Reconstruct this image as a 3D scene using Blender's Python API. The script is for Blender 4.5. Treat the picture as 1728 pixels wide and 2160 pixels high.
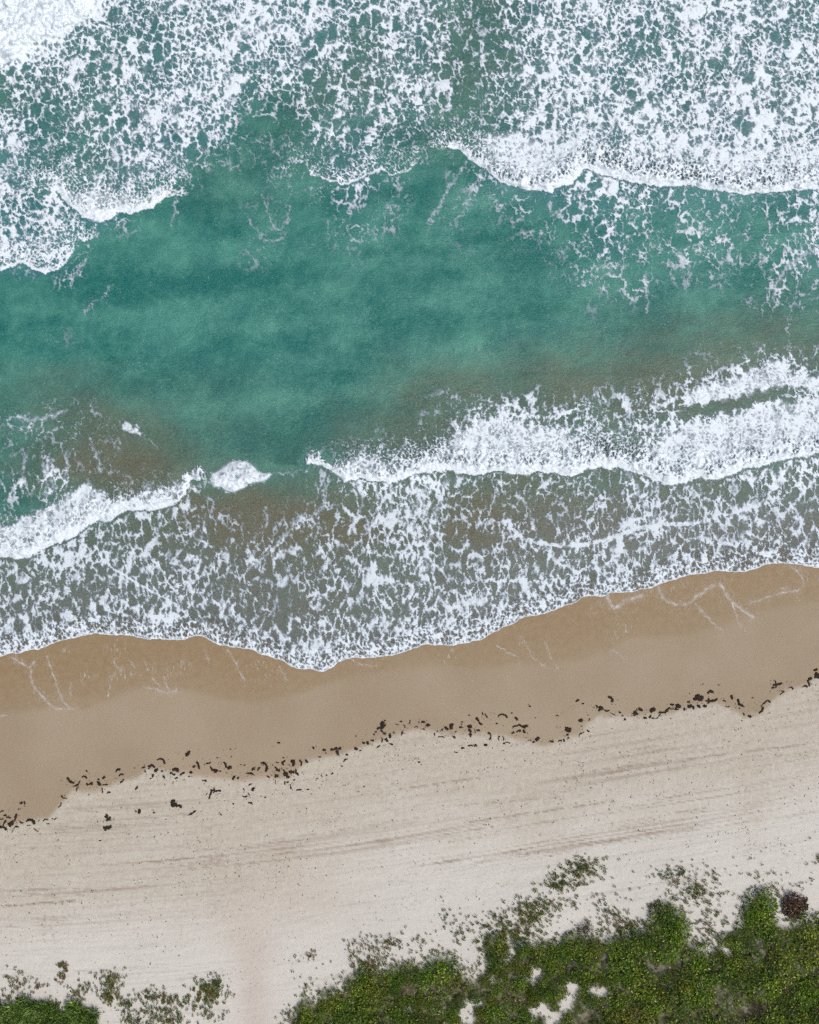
import bpy, math, random
import numpy as np
from math import radians, sin, cos, pi
from mathutils import Vector, Matrix

sc = bpy.context.scene
for o in list(bpy.data.objects): bpy.data.objects.remove(o)
random.seed(11)

# ---------------------------------------------------------------- camera, sky, sun, exposure
S = 0.035            # metres per survey unit; the strip of coast in view is 1728 x 2160 units (about 60 x 76 m)
CAM_H = 72.0         # the drone hovers this high and looks straight down
cd = bpy.data.cameras.new('drone_camera'); cam = bpy.data.objects.new('drone_camera', cd); sc.collection.objects.link(cam)
cam.location = (0, 0, CAM_H); cam.rotation_euler = (0, 0, 0)
cd.sensor_fit = 'VERTICAL'; cd.sensor_height = 24; cd.lens = 24 * CAM_H / (2160 * S)
cd.clip_start = .5; cd.clip_end = 6000
sc.camera = cam

SUN_EL, SUN_AZ = radians(62), radians(112)       # high sun veiled by thin cloud, off to the right
w = bpy.data.worlds.new('World'); sc.world = w; w.use_nodes = True
nt = w.node_tree; bg = nt.nodes['Background']
sky = nt.nodes.new('ShaderNodeTexSky'); sky.sky_type = 'NISHITA'; sky.sun_disc = False
sky.sun_elevation = SUN_EL; sky.sun_rotation = SUN_AZ; sky.air_density = 1.0; sky.dust_density = 5.0; sky.ozone_density = 1.0
nt.links.new(sky.outputs[0], bg.inputs[0]); bg.inputs[1].default_value = .12
sl = bpy.data.lights.new('sun', 'SUN'); sl.energy = 1.5; sl.angle = radians(22); sl.color = (1, .955, .90)
sun = bpy.data.objects.new('sun', sl); sc.collection.objects.link(sun)
sd = Vector((sin(SUN_AZ)*cos(SUN_EL), cos(SUN_AZ)*cos(SUN_EL), sin(SUN_EL)))
sun.rotation_euler = (-sd).to_track_quat('-Z', 'Y').to_euler(); sun.location = sd * 60
vs = sc.view_settings; vs.view_transform = 'Standard'; vs.look = 'None'; vs.gamma = 1; vs.use_curve_mapping = False; vs.exposure = 0.0
sc.cycles.max_bounces = 6; sc.cycles.transparent_max_bounces = 8; sc.cycles.diffuse_bounces = 3; sc.cycles.glossy_bounces = 2
sc.cycles.use_denoising = False

#FIELDS_BEGIN
# ---------------------------------------------------------------- numeric fields (survey units: 1 unit = S metres)
_rg = np.random.default_rng(7)
_ang = _rg.random(65536) * 6.2831853
_GC = np.cos(_ang).astype(np.float32) * np.float32(1.5); _GS = np.sin(_ang).astype(np.float32) * np.float32(1.5)
_R1 = _rg.random(65536).astype(np.float32); _R2 = _rg.random(65536).astype(np.float32)

def _cell(x, seed):
    x0 = np.floor(x); return x0, x0.astype(np.int32) + np.int32(seed)

def gnoise(x, y, seed):
    """gradient noise, about -1..1"""
    x = np.asarray(x, np.float32); y = np.asarray(y, np.float32)
    x0, ix = _cell(x, seed * 37); y0, iy = _cell(y, seed * 101); fx = x - x0; fy = y - y0
    sx = fx * fx * fx * (fx * (fx * 6 - 15) + 10); sy = fy * fy * fy * (fy * (fy * 6 - 15) + 10)
    xa = ix & 255; xb = (ix + 1) & 255; ya = (iy & 255) << 8; yb = ((iy + 1) & 255) << 8
    gx = fx - 1; gy = fy - 1
    k = ya | xa; a = _GC[k] * fx + _GS[k] * fy
    k = ya | xb; b = _GC[k] * gx + _GS[k] * fy
    k = yb | xa; c = _GC[k] * fx + _GS[k] * gy
    k = yb | xb; d = _GC[k] * gx + _GS[k] * gy
    a = a + (b - a) * sx; c = c + (d - c) * sx
    return a + (c - a) * sy

def fbm(x, y, seed, octaves=3, gain=.5):
    r = 0; a = 1.; t = 0.
    for o in range(octaves):
        r = r + a * gnoise(x, y, seed + o * 17); t += a; a *= gain; x = x * 2.03 + 11.7; y = y * 2.03 + 5.3
    return r / t

def worley(x, y, seed):
    """distance to the nearest and second nearest scattered point"""
    x = np.asarray(x, np.float32); y = np.asarray(y, np.float32)
    x0, ix = _cell(x, seed * 37); y0, iy = _cell(y, seed * 101); fx = x - x0; fy = y - y0
    f1 = np.full(x.shape, 9., np.float32); f2 = f1.copy()
    for i in (-1, 0, 1):
        for j in (-1, 0, 1):
            k = (((iy + j) & 255) << 8) | ((ix + i) & 255)
            dx = _R1[k] + (i - fx); dy = _R2[k] + (j - fy); d = dx * dx + dy * dy
            f2 = np.minimum(f2, np.maximum(f1, d)); f1 = np.minimum(f1, d)
    return np.sqrt(f1), np.sqrt(f2)

def sstep(a, b, x):
    t = np.clip((x - a) / (b - a), 0, 1); return t * t * (3 - 2 * t)

def bicubic(g, gx, gy):
    """smooth (Catmull-Rom) look-up in a coarse table, edges held"""
    h, w = g.shape
    ix = np.floor(gx).astype(int); iy = np.floor(gy).astype(int); fx = gx - ix; fy = gy - iy
    def wt(f): return (-.5*f+f*f-.5*f**3, 1-2.5*f*f+1.5*f**3, .5*f+2*f*f-1.5*f**3, -.5*f*f+.5*f**3)
    wx = wt(fx); wy = wt(fy); r = 0
    for j in range(4):
        yy = np.clip(iy + j - 1, 0, h - 1)
        for i in range(4):
            r = r + wx[i] * wy[j] * g[yy, np.clip(ix + i - 1, 0, w - 1)]
    return r

def equalize(h):
    s = np.sort(h[::7]); return np.interp(h, s, np.linspace(0, 1, len(s))).astype(np.float32)

def seg_dist(u, v, pts, reach=90):
    """distance to a polyline (only worked out near it)"""
    p = np.array(pts, float); d = np.full(u.shape, 1e3, np.float32)
    sel = np.nonzero((u > p[:,0].min()-reach) & (u < p[:,0].max()+reach) & (v > p[:,1].min()-reach) & (v < p[:,1].max()+reach))[0]
    if len(sel) == 0: return d
    uu = u[sel]; vv = v[sel]; m = np.full(uu.shape, 1e3)
    for a, b in zip(p[:-1], p[1:]):
        e = b - a; t = np.clip(((uu-a[0])*e[0] + (vv-a[1])*e[1]) / max(e@e, 1e-6), 0, 1)
        m = np.minimum(m, np.hypot(uu-a[0]-t*e[0], vv-a[1]-t*e[1]))
    d[sel] = m; return d

def inside(u, v, poly):
    p = np.array(poly, float); r = np.zeros(u.shape, bool); q = np.roll(p, 1, 0)
    for (x1, y1), (x2, y2) in zip(p, q):
        c = ((y1 > v) != (y2 > v)) & (u < (x2 - x1) * (v - y1) / ((y2 - y1) if y2 != y1 else 1e-9) + x1)
        r ^= c
    return r

SHORE = [(-200,1425),(-80,1400),(0,1385),(50,1375),(90,1368),(110,1355),(150,1348),(190,1338),(230,1338),(270,1340),(300,1348),(350,1350),(385,1350),(405,1340),(430,1345),(450,1355),(475,1365),(525,1368),(550,1378),(585,1390),(610,1403),(635,1413),(655,1410),(680,1417),(705,1408),(715,1397),(740,1388),(775,1389),(815,1385),(864,1373),(894,1361),(929,1359),(954,1361),(984,1359),(1019,1348),(1054,1325),(1084,1318),(1099,1303),(1144,1295),(1189,1278),(1214,1273),(1229,1258),(1264,1259),(1294,1250),(1364,1245),(1389,1235),(1439,1218),(1489,1208),(1524,1203),(1564,1209),(1599,1200),(1619,1188),(1664,1189),(1694,1194),(1728,1198),(1800,1190),(1930,1150)]
WETLINE = [(-200,1520),(0,1505),(100,1492),(180,1495),(300,1450),(400,1455),(480,1475),(550,1483),(620,1467),(700,1440),(760,1420),(864,1408),(1014,1407),(1099,1395),(1150,1400),(1214,1395),(1280,1375),(1320,1348),(1364,1345),(1454,1338),(1494,1325),(1579,1300),(1644,1280),(1728,1265),(1930,1230)]
DRYLINE = [(-200,1765),(0,1742),(50,1738),(100,1725),(125,1700),(150,1672),(200,1668),(250,1652),(290,1640),(310,1622),(400,1632),(500,1648),(560,1640),(610,1640),(650,1605),(700,1597),(760,1575),(800,1562),(850,1545),(900,1538),(950,1550),(1050,1548),(1090,1560),(1150,1570),(1220,1548),(1260,1512),(1310,1512),(1400,1508),(1450,1492),(1500,1486),(1540,1492),(1570,1512),(1600,1508),(1630,1475),(1660,1458),(1700,1445),(1728,1425),(1930,1370)]
def curve(pts, u, wob=0, seed=0, sc=14.):
    p = np.array(pts, float); c = np.interp(u, p[:,0], p[:,1])
    if wob: c = c + wob * fbm(u / sc, u * 0 + .5, seed, 3)
    return c
def shore_v(u): return curve(SHORE, u, 4.5, 5, 22.)

# leading edges of the breakers: (name, edge points, solid band, how far it lifts (m), cell size there)
FRONTS = [
 ('corner', [(-140,190),(-60,160),(0,140),(30,138),(60,110),(90,85),(140,82),(165,60),(190,40),(205,0),(212,-140)], 400, .8, 1),
 ('upper_left', [(118,400),(130,420),(150,435),(175,460),(215,467),(250,452),(300,447),(325,440),(350,415)], 26, .35, 0),
 ('left_tip', [(-140,600),(-60,585),(0,570),(30,560),(50,555),(70,568),(95,578),(115,570),(140,555),(155,530),(162,505)], 10, .22, 0),
 ('mid_small', [(640,345),(650,360),(670,375),(710,388),(740,388),(780,368),(805,362),(830,368),(860,363),(880,345)], 7, .2, 0),
 ('upper_right', [(955,312),(989,333),(1024,358),(1054,383),(1084,398),(1124,402),(1164,405),(1204,387),(1232,362),(1239,358),(1264,363),(1289,373),(1339,385),(1389,393),(1449,393),(1489,398),(1564,410),(1614,408),(1664,400),(1728,398),(1870,405)], 24, .55, 0),
 ('long_breaker', [(668,980),(691,990),(712,1003),(726,1015),(745,1013),(761,1008),(780,1014),(801,1020),(841,1015),(864,1005),(914,993),(964,995),(1014,1002),(1044,995),(1079,1003),(1104,1000),(1134,995),(1164,995),(1204,1005),(1244,990),(1284,985),(1314,988),(1344,1000),(1374,1010),(1404,1025),(1444,1022),(1464,1010),(1514,1012),(1554,995),(1604,985),(1664,970),(1728,958),(1870,930)], 26, .5, 0),
 ('left_breaker', [(-140,1190),(-60,1180),(0,1175),(45,1178),(78,1170),(92,1158),(125,1146),(165,1128),(200,1102),(235,1095),(270,1076),(310,1078),(350,1070),(380,1055),(395,1036),(402,1012)], 28, .45, 0),
]
WHITECAPS = [
 ('whitecap', [(441,1012),(449,1028),(466,1030),(478,1036),(493,1041),(505,1034),(516,1030),(536,1018),(552,1018),(566,1011),(576,999),(560,994),(546,993),(531,978),(520,972),(506,968),(494,970),(481,976),(466,989),(446,998)], .5),
 ('little_whitecap', [(255,894),(258,908),(272,914),(288,916),(294,924),(300,914),(294,905),(283,898),(272,890),(264,888)], .3),
]
LINES = [([(212,1168),(222,1185),(240,1200),(262,1213),(280,1225),(305,1240),(330,1253),(352,1262)], 3.5),
 ([(1072,1100),(1084,1120),(1100,1135),(1124,1143),(1164,1150),(1224,1152),(1264,1142),(1314,1125),(1374,1108),(1414,1105),(1464,1105),(1509,1092),(1513,1066)], 5.5),
 ([(1622,1045),(1614,1055),(1598,1066),(1584,1072),(1554,1080),(1528,1088)], 3.5),
 ([(90,1166),(96,1182),(112,1193),(132,1195),(155,1190),(170,1178),(176,1160)], 6),
 ([(118,400),(128,372),(140,340)], 5), ([(668,980),(650,966)], 2), ([(402,1012),(398,1022),(412,1030),(428,1024),(440,1012)], 2),
 ([(1374,1108),(1358,1060),(1340,1020),(1322,995)], 6), ([(1374,1108),(1390,1060),(1384,1025)], 5),
 ([(560,425),(580,495),(605,470),(612,440)], 3), ([(524,465),(560,505),(585,512),(602,490)], 3),
 ([(372,405),(372,440),(362,478)], 3.5), ([(110,480),(98,545)], 3), ([(152,602),(165,570),(180,545)], 4), ([(180,660),(196,640),(212,634),(222,618),(235,602)], 2.2),
 ([(985,340),(940,410),(905,470)], 4), ([(1015,360),(985,430),(960,470)], 3.5), ([(1632,630),(1645,580),(1690,540),(1728,520)], 7), ([(1330,640),(1350,610),(1365,600)], 3), ([(1362,660),(1365,620),(1360,580)], 3), ([(1440,540),(1460,570),(1450,600)], 3.5),
 ([(1665,740),(1660,690),(1670,640)], 2), ([(96,1050),(100,1010),(90,975)], 4.5), ([(118,1050),(108,1000),(104,965)], 4.5), ([(135,1020),(142,985),(146,950)], 3.5), ([(192,850),(196,870),(215,878)], 3), ([(208,970),(214,1010),(205,960),(190,925)], 3.5), ([(40,880),(75,888),(110,878),(138,866)], 5), ([(20,895),(60,905),(90,880)], 3), ([(45,1020),(52,975),(55,955)], 3),
 ([(690,1010),(688,1060),(668,1085),(620,1105)], 3.5), ([(560,1070),(566,1100),(556,1115)], 3), ([(640,1080),(600,1130),(550,1185),(520,1200)], 4.5), ([(385,1075),(395,1110),(425,1150),(430,1110)], 4.5),
 ([(900,1010),(890,1060),(905,1110)], 5), ([(870,1015),(885,1050),(870,1100),(880,1150)], 6), ([(940,1010),(925,1070),(905,1130),(900,1200)], 7), ([(820,1020),(830,1060),(812,1100)], 4), ([(760,1018),(770,1060),(740,1110)], 4), ([(790,1020),(800,1070)], 3.5)]
WASH = [([(25,1385),(45,1400),(65,1410),(75,1395)], 3), ([(65,1412),(65,1440),(85,1465),(105,1487),(120,1495),(145,1495),(185,1498)], 3.5), ([(98,1385),(110,1415),(122,1450),(132,1480),(150,1495)], 2.8), ([(242,1390),(245,1407),(257,1415)], 3), ([(275,1395),(285,1405),(288,1413)], 2.5), ([(310,1450),(330,1453),(345,1462),(370,1460),(373,1452)], 3), ([(480,1370),(495,1395),(505,1415),(515,1435)], 3), ([(322,1430),(335,1447)], 2), ([(345,1425),(352,1450),(362,1460)], 2), ([(150,1440),(148,1470)], 2), ([(228,1470),(232,1440),(240,1420)], 1.6), ([(590,1405),(600,1425),(606,1436)], 2), ([(432,1370),(440,1395)], 2),
 ([(740,1390),(760,1403),(795,1405)], 2), ([(1387,1236),(1394,1258),(1414,1272),(1439,1277),(1459,1270),(1474,1255),(1504,1235),(1519,1228),(1529,1250),(1544,1270),(1564,1285),(1587,1300)], 6), ([(1546,1275),(1556,1310),(1566,1325)], 2.2), ([(1468,1274),(1489,1300),(1509,1320),(1524,1330)], 2.6), ([(1280,1257),(1291,1280),(1301,1284),(1314,1270),(1329,1265),(1354,1256)], 8), ([(1664,1192),(1688,1208),(1697,1230),(1689,1245),(1664,1248),(1634,1255),(1604,1265),(1579,1275)], 3), ([(1098,1340),(1114,1370),(1124,1388),(1149,1405)], 2), ([(1049,1360),(1064,1373),(1094,1385)], 2), ([(1150,1355),(1165,1390),(1179,1412)], 1.5), ([(1288,1370),(1305,1380),(1318,1390)], 1.6), ([(0,1512),(14,1508)], 2)]
def chaikin(pts, n=2):
    for _ in range(n):
        q = [pts[0]]
        for a, b in zip(pts[:-1], pts[1:]): q += [(.75*a[0]+.25*b[0], .75*a[1]+.25*b[1]), (.25*a[0]+.75*b[0], .25*a[1]+.75*b[1])]
        pts = q + [pts[-1]]
    return pts
LINES += [([(572,998),(610,1000),(650,990),(672,983)], 2), ([(300,918),(318,928),(330,945)], 1.5)]
LINES = [(chaikin(p), w_) for p, w_ in LINES]; WASH = [(chaikin(p, 3), w_) for p, w_ in WASH]; SHORE = chaikin(SHORE, 1)
GAPS = [([(1462,868),(1500,858),(1560,842),(1610,828),(1650,822)], 17), ([(1150,930),(1190,930)], 10)]

CHURN = [
 ([(668,980),(745,952),(790,952),(830,968),(880,958),(930,935),(965,890),(1010,878),(1060,872),(1120,880),(1190,895),(1225,930),(1290,945),(1350,950),(1400,915),(1450,880),(1530,868),(1610,848),(1728,828),(1870,810),(1870,930),(1728,958),(1664,970),(1604,985),(1554,995),(1514,1012),(1464,1010),(1444,1022),(1404,1025),(1344,1000),(1284,985),(1204,1005),(1134,995),(1044,995),(964,995),(914,993),(841,1015),(801,1020),(726,1015)], 1., 30),
 ([(1440,832),(1500,803),(1560,792),(1610,764),(1640,757),(1670,774),(1728,800),(1870,800),(1870,850),(1728,832),(1660,818),(1580,838),(1500,850),(1440,862)], .95, 12),
 ([(-140,1120),(0,1103),(60,1080),(110,1058),(150,1030),(185,1005),(212,1030),(240,1050),(270,1045),(330,1020),(385,1006),(402,1012),(395,1036),(380,1055),(350,1070),(310,1078),(270,1076),(235,1095),(200,1102),(165,1128),(125,1146),(78,1170),(0,1175),(-140,1190)], .95, 20),
 ([(960,315),(1010,290),(1070,262),(1150,280),(1240,310),(1330,330),(1450,335),(1600,330),(1870,330),(1870,405),(1614,408),(1489,398),(1389,393),(1289,373),(1239,358),(1164,405),(1084,398),(1024,358)], .85, 40),
 ([(125,410),(160,395),(220,400),(290,410),(345,415),(325,440),(250,452),(215,467),(175,460)], .8, 14),
 ([(-100,150),(0,150),(60,130),(110,100),(220,20),(240,-60),(-100,-60)], .5, 20),
 ([(500,40),(560,20),(640,60),(560,100),(500,90)], .5, 30)]
D_TAB = np.array([
 [1,1,.62,.55,.62,.68,.62,.52,.60,.33,.40,.70,.66,.62,.66,.62,.60],
 [1,.8,.45,.54,.62,.70,.64,.36,.52,.28,.38,.68,.58,.56,.62,.56,.55],
 [.3,.45,.46,.58,.66,.42,.36,.38,.50,.28,.45,.68,.62,.62,.58,.68,.66],
 [.55,.38,.46,.64,.58,.12,.28,.40,.32,.22,.50,.70,.66,.68,.72,.72,.72],
 [.6,.32,.40,.50,.14,.05,.22,.42,.10,.08,.72,.76,.66,.72,.74,.76,.76],
 [.6,.50,.55,.04,.00,.05,.03,.20,.04,.06,.14,.30,.36,.26,.30,.26,.36],
 [.6,.58,.00,.00,.00,.06,.00,.05,.02,.03,.03,.10,.27,.15,.20,.14,.36],
 [.0,.03,.03,.00,.00,.00,.00,.00,.00,.02,.00,.03,.08,.03,.02,.10,.10],
 [.0,.04,.02,.00,.00,.00,.00,.00,.00,.00,.02,.02,.03,.00,.02,.04,.00],
 [.0,.00,.00,.00,.00,.00,.00,.00,.00,.00,.00,.00,.06,.12,.40,.66,.55],
 [.10,.12,.06,.00,.00,.00,.00,.03,.08,.36,.68,.52,.46,.62,.72,.70,.76],
 [.04,.08,.08,.03,.00,.00,.00,.42,.60,.62,.64,.58,.55,.66,.74,.76,.76],
 [.32,.38,.40,.38,.20,.06,.12,.28,.50,.30,.30,.30,.40,.40,.36,.42,.55],
 [.48,.46,.46,.42,.38,.36,.38,.42,.52,.42,.42,.44,.46,.46,.46,.50,.56],
 [.46,.40,.46,.50,.48,.36,.38,.46,.56,.50,.52,.58,.58,.58,.60,.60,.60],
 [.56,.58,.58,.56,.52,.48,.52,.56,.58,.58,.60,.60,.60,.60,.60,.60,.60],
 [.62,.62,.62,.60,.60,.60,.62,.62,.62,.62,.62,.62,.62,.62,.62,.62,.62]], float)
AHEAD_LONG = [(660,.0),(700,.12),(756,.3),(864,.5),(940,.36),(972,.24),(1080,.20),(1188,.22),(1296,.2),(1350,.4),(1404,.46),(1512,.45),(1620,.5),(1728,.55)]
SED_TAB = np.array([
 [.25,.25,.25,.25,.25,.2,.2,.25,.3,.4,.35,.25,.25,.25,.25,.25,.25],
 [.25,.25,.25,.25,.25,.2,.2,.35,.3,.4,.35,.25,.25,.25,.25,.25,.25],
 [.3,.3,.3,.25,.2,.2,.3,.4,.3,.4,.35,.25,.25,.25,.25,.25,.25],
 [.2,.2,.25,.2,.15,.15,.25,.25,.25,.3,.3,.25,.25,.25,.25,.25,.25],
 [.1,.2,.25,.15,.15,.15,.15,.15,.1,.1,.15,.2,.2,.2,.2,.2,.2],
 [.1,.1,.1,.05,.1,.1,.05,.05,.05,.05,.05,.05,.05,.05,.05,.05,.05],
 [.05,.05,0,0,0,0,0,0,0,.02,.05,.05,.05,.05,.05,.05,.08],
 [0,0,0,0,0,0,0,0,0,.04,.05,.05,.1,.1,.12,.15,.2],
 [0,0,.02,.05,.05,.02,.05,.06,.1,.1,.15,.22,.3,.42,.5,.55,.55],
 [.25,.35,.28,.15,.15,.12,.1,.15,.38,.58,.5,.75,.7,.75,.75,.7,.6],
 [.3,.5,.72,.5,.25,.2,.2,.42,.6,.6,.6,.6,.6,.6,.55,.5,.5],
 [.3,.75,.9,.9,.5,.35,.35,.5,.6,.6,.6,.6,.6,.6,.5,.5,.5],
 [.25,.3,.5,.7,.95,1,.95,.85,.75,.9,.9,.85,.8,.7,.65,.65,.65],
 [.45,.45,.45,.5,.65,.7,.65,.6,.55,.65,.6,.6,.55,.55,.6,.65,.65],
 [.5,.5,.5,.5,.55,.6,.6,.55,.5,.55,.55,.55,.6,.65,.65,.65,.65],
 [.6,.6,.6,.6,.6,.65,.65,.6,.6,.6,.65,.65,.65,.65,.65,.65,.65],
 [.65]*17], float)

def tab(t, u, v): return bicubic(t, np.clip(u, -60, 1790) / 108., np.clip(v, -60, 1500) / 90.)

def front_dist(u, v, pts):
    """signed: positive behind the edge (seaward of it); distance in units, 1e3 where the edge is not near"""
    p = np.array(pts, float); d = seg_dist(u, v, pts, 140); fv = np.interp(u, p[:,0], p[:,1]) if np.all(np.diff(p[:,0]) > 0) else None
    if fv is None: return d
    return np.where(v < fv, d, -d)

def foam_fields(u, v):
    """foam cover 0..1 (alpha-like), froth height in metres, index of the breaker it belongs to (-1 = drifting foam)"""
    n = len(u)
    sv = shore_v(u); ds = sv - v                       # distance to the water's edge
    ru = u + 7 * fbm(u/26., v/26., 3, 3); rv = v + 9 * fbm(u/24., v/24., 41, 3)      # ragged edges
    fds = []; samp = v.copy()
    for name, pts, band, lift, _ in FRONTS:
        d = front_dist(ru, rv, pts)
        if name == 'corner':
            ins = inside(ru, rv, [(-160,-160)] + [p for p in pts] + [(210,-160)]); d = np.where(ins, np.abs(d), -np.abs(d))
        fds.append(d)
        k = np.exp(-np.abs(d) / 42.)
        if name not in ('corner',): samp = samp - np.sign(d) * 48 * k * (np.abs(d) < 200)
    D = tab(D_TAB, u + 26*fbm(u/90., v/90., 8, 2), samp + 22*fbm(u/80., v/80., 9, 2))
    # clumping of the cover: patches and streaks drawn out across the shore
    D = D + (.20*fbm(u/60., v/95., 21, 3) + .12*fbm(u/24., v/60., 22, 2)) * sstep(.0, .25, D)
    dl = fds[5]
    ah = np.array(AHEAD_LONG)
    D = np.where((dl < 0) & (dl > -40) & (u > 640), D*.5 + .5*np.interp(u, ah[:,0], ah[:,1]), D)
    # towards the edge of the swash the bubbles get denser
    D = D - .085*sstep(420, 120, ds)*(v > 1000)
    D = D + .20*np.exp(-np.clip(ds,0,None)/45.) * sstep(0, 200, u*0+200)
    for pts, w in GAPS:
        D = D - .9*np.exp(-(seg_dist(u + 8*fbm(u/18.,v/18.,71,2), v + 6*fbm(u/18.,v/18.,72,2), pts) / w)**2)
    churn = np.zeros(n, np.float32); who = np.full(n, -1, int); lift_h = np.zeros(n, np.float32); solid = np.zeros(n, np.float32)
    fine = np.clip(.75*np.exp(-np.clip(ds,0,None)/75.), 0, 1)
    for i, (name, pts, band, lift, _) in enumerate(FRONTS):
        d = fds[i]; p = np.array(pts)
        if name == 'corner':
            s = sstep(-2, 9, d + 5*fbm(u/8., v/8., 35, 2)); body = sstep(0, 22, d)
        else:
            bw = band * .85 * (1 + .9*fbm(u/45., u*0+i, 60+i, 2)) * np.clip(.35 + .9*np.sin(np.pi*np.clip((u-p[0,0])/(p[-1,0]-p[0,0]),.04,.96)), .3, 1)
            s = sstep(-.5, 3, d) * (1 - sstep(.55, 1.25, d/bw)); body = sstep(-2, 16, d) * (1 - sstep(1.0, 3.6, d/bw))
            D = np.where((d > 0) & (d < 260), np.maximum(D, D + .22*np.exp(-d/(2.2*bw))), D)
            bc = np.minimum(bw, 16.); D = np.where((d > 0) & (d < 2.4*bc), np.maximum(D, 1.0 - .5*sstep(1., 2.4, d/bc)), D) if band > 12 else D
            # water just ahead of the edge is swept clear
            D = np.where((d < 0) & (d > -9), D * (.25 + .75*sstep(-1, -9, d)), D)
            fine = np.maximum(fine, np.where(d > -3, np.exp(-np.clip(d,0,None)/(48 + 2.2*band)), 0))
        solid = np.maximum(solid, s); lift_h = np.maximum(lift_h, lift * body)
        who = np.where((d > -3) & (d < 2.0*bw) if name != 'corner' else body > .25, i, who)
    for j, (name, poly, lift) in enumerate(WHITECAPS):
        ins = inside(u + 10*fbm(u/11.,v/11.,31,3), v + 9*fbm(u/11.,v/11.,32,3), poly); dd = seg_dist(u, v, poly + poly[:1])
        s = np.where(ins, sstep(-2, 4, dd), 0) * (1 - .40*sstep(.34, .66, fbm(u/17., v/8., 37, 3)+.22))
        solid = np.maximum(solid, s); lift_h = np.maximum(lift_h, lift*np.where(ins, sstep(-1, 14, dd), 0)); who = np.where(ins, len(FRONTS)+j, who)
    lu = u + 10*fbm(u/17.,v/17.,51,3) + 4*gnoise(u/5.,v/5.,53); lv = v + 10*fbm(u/17.,v/17.,52,3) + 4*gnoise(u/5.,v/5.,54)
    lu2 = u + 3*fbm(u/13.,v/13.,51,2); lv2 = v + 3*fbm(u/13.,v/13.,52,2); strand = .56 + .42*fbm(u/11., v/11., 55, 2)
    wisp = np.zeros(n, np.float32)
    for k, (pts, w) in enumerate(LINES):
        d = seg_dist(lu, lv, pts, 40) if k > 3 else seg_dist(lu2, lv2, pts, 40)
        if k < 4: D = np.maximum(D, .93*np.exp(-(d/w)**2)); D = D + .25*np.exp(-(d/(w*4))**2)*(D > .1)
        else: wisp = np.maximum(wisp, np.clip(strand, .12, .85)*np.exp(-(d/(w*.62))**2)); D = D + .16*np.exp(-(d/(w*4))**2)*sstep(.0, .2, D)
    for poly, dens, grow in CHURN:
        cu = u + 16*fbm(u/30., v/30., 81, 3) + 4*gnoise(u/6., v/6., 83); cv = v + 18*fbm(u/26., v/40., 82, 3) + 5*gnoise(u/6., v/7., 84)
        dd = seg_dist(cu, cv, list(poly) + [poly[0]], 120); ins = inside(cu, cv, poly)
        churn = np.maximum(churn, dens*np.where(ins, sstep(-6, grow, dd), 0))
    D = D + np.clip(churn*1.2 - .1, 0, 1)*np.clip(.80 + .22*fbm(u/34., v/40., 85, 3) - D, 0, 1); fine = np.maximum(fine, .55*churn)
    # --- the lace itself: warped cell walls at three sizes, evened out so that cover = D
    m = D > .012; ua, va, Da, fa = u, v, D, fine; u = u[m]; v = v[m]; D = D[m]; fine = fine[m]
    st_u = np.where(v > 950, 2.3, 1.35); n1 = fbm(u/55., v/55., 105, 2); n2 = fbm(u/55., v/55., 106, 2)
    def lace(size, seed, k):
        st = 1 + (st_u - 1)*k
        wx = u + 9*n1 + size*(.66*fbm(u/(size*.95), v/(size*1.05*st**.6), seed+1, 3) + .18*gnoise(u/(size*.25), v/(size*.27), seed+2))
        wy = v + 9*n2 + size*(.74*fbm(u/(size*1.), v/(size*.95*st**.6), seed+3, 3) + .18*gnoise(u/(size*.26), v/(size*.25), seed+4))
        a1, a2 = worley(wx/size, wy/(size*st), seed); b1, b2 = worley(wx/(size*.5)+3.1, wy/(size*.5*st)+1.7, seed+5)
        A = a2-a1; B = b2-b1
        w = 1.12 - np.minimum(A, .22 + .80*B)         # walls of the big cells, with a finer net that fills in as the cover grows
        r = 1 - np.abs(fbm(wx/(size*.75), wy/(size*.75*st), seed+7, 2))*2.2
        return equalize(.95*w - .25*A + .24*r + .30*fbm(u/(size*2.2), v/(size*3.2), seed+9, 2) + .05*fbm(u/3.4, v/4., seed+10, 2))
    hL = lace(23., 201, 1.); hM = lace(12.5, 231, .8); hS = lace(8.5, 261, .3)
    big = sstep(-.15, .45, .9*fbm(u/70., v/70., 77, 3) + .12 - .1*(v > 900) + .35*(.5 - np.clip(D, .2, .9)))
    h = hM*(1-big) + hL*big; f = sstep(.25, .75, fine); h = equalize(h*(1-f) + hS*f)
    hm, fm = h, f; u, v, D, fine = ua, va, Da, fa; h = np.zeros(n, np.float32); h[m] = hm; f = np.zeros(n, np.float32); f[m] = fm
    D = np.clip(D, 0, 1.02); t = 1 - D
    eps = .17 + .05*f
    e = h - t; soft = .5 + .5*f
    cov = (.62*sstep(-.12 - .06*soft + .03*(v > 1000), .11 + .08*soft - .02*(v > 1000), e) + .38*sstep(.0, .36, e)) * sstep(.015, .06, D)
    # thin soap film between the threads
    film = (.20 + .26*sstep(520, 380, v))*sstep(.2, .7, D)*sstep(-.42, .1, h - t) * np.clip(.55 + .5*fbm(u/9., v/9., 88, 2) + .5*fbm(u/45., v/45., 89, 2), .1, 1)
    cov = np.maximum(cov, film)
    froth = .5 + .5*fbm(u/6., v/5., 91, 3); billow = np.clip(1.3*np.abs(fbm(u/27., v/20., 93, 3)) + .12*froth, 0, 1.2)
    cov = cov*(1 - .09*sstep(1010, 1060, v)*sstep(20, 60, ds)*(1 - .8*churn))       # older foam, thinned out
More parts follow.
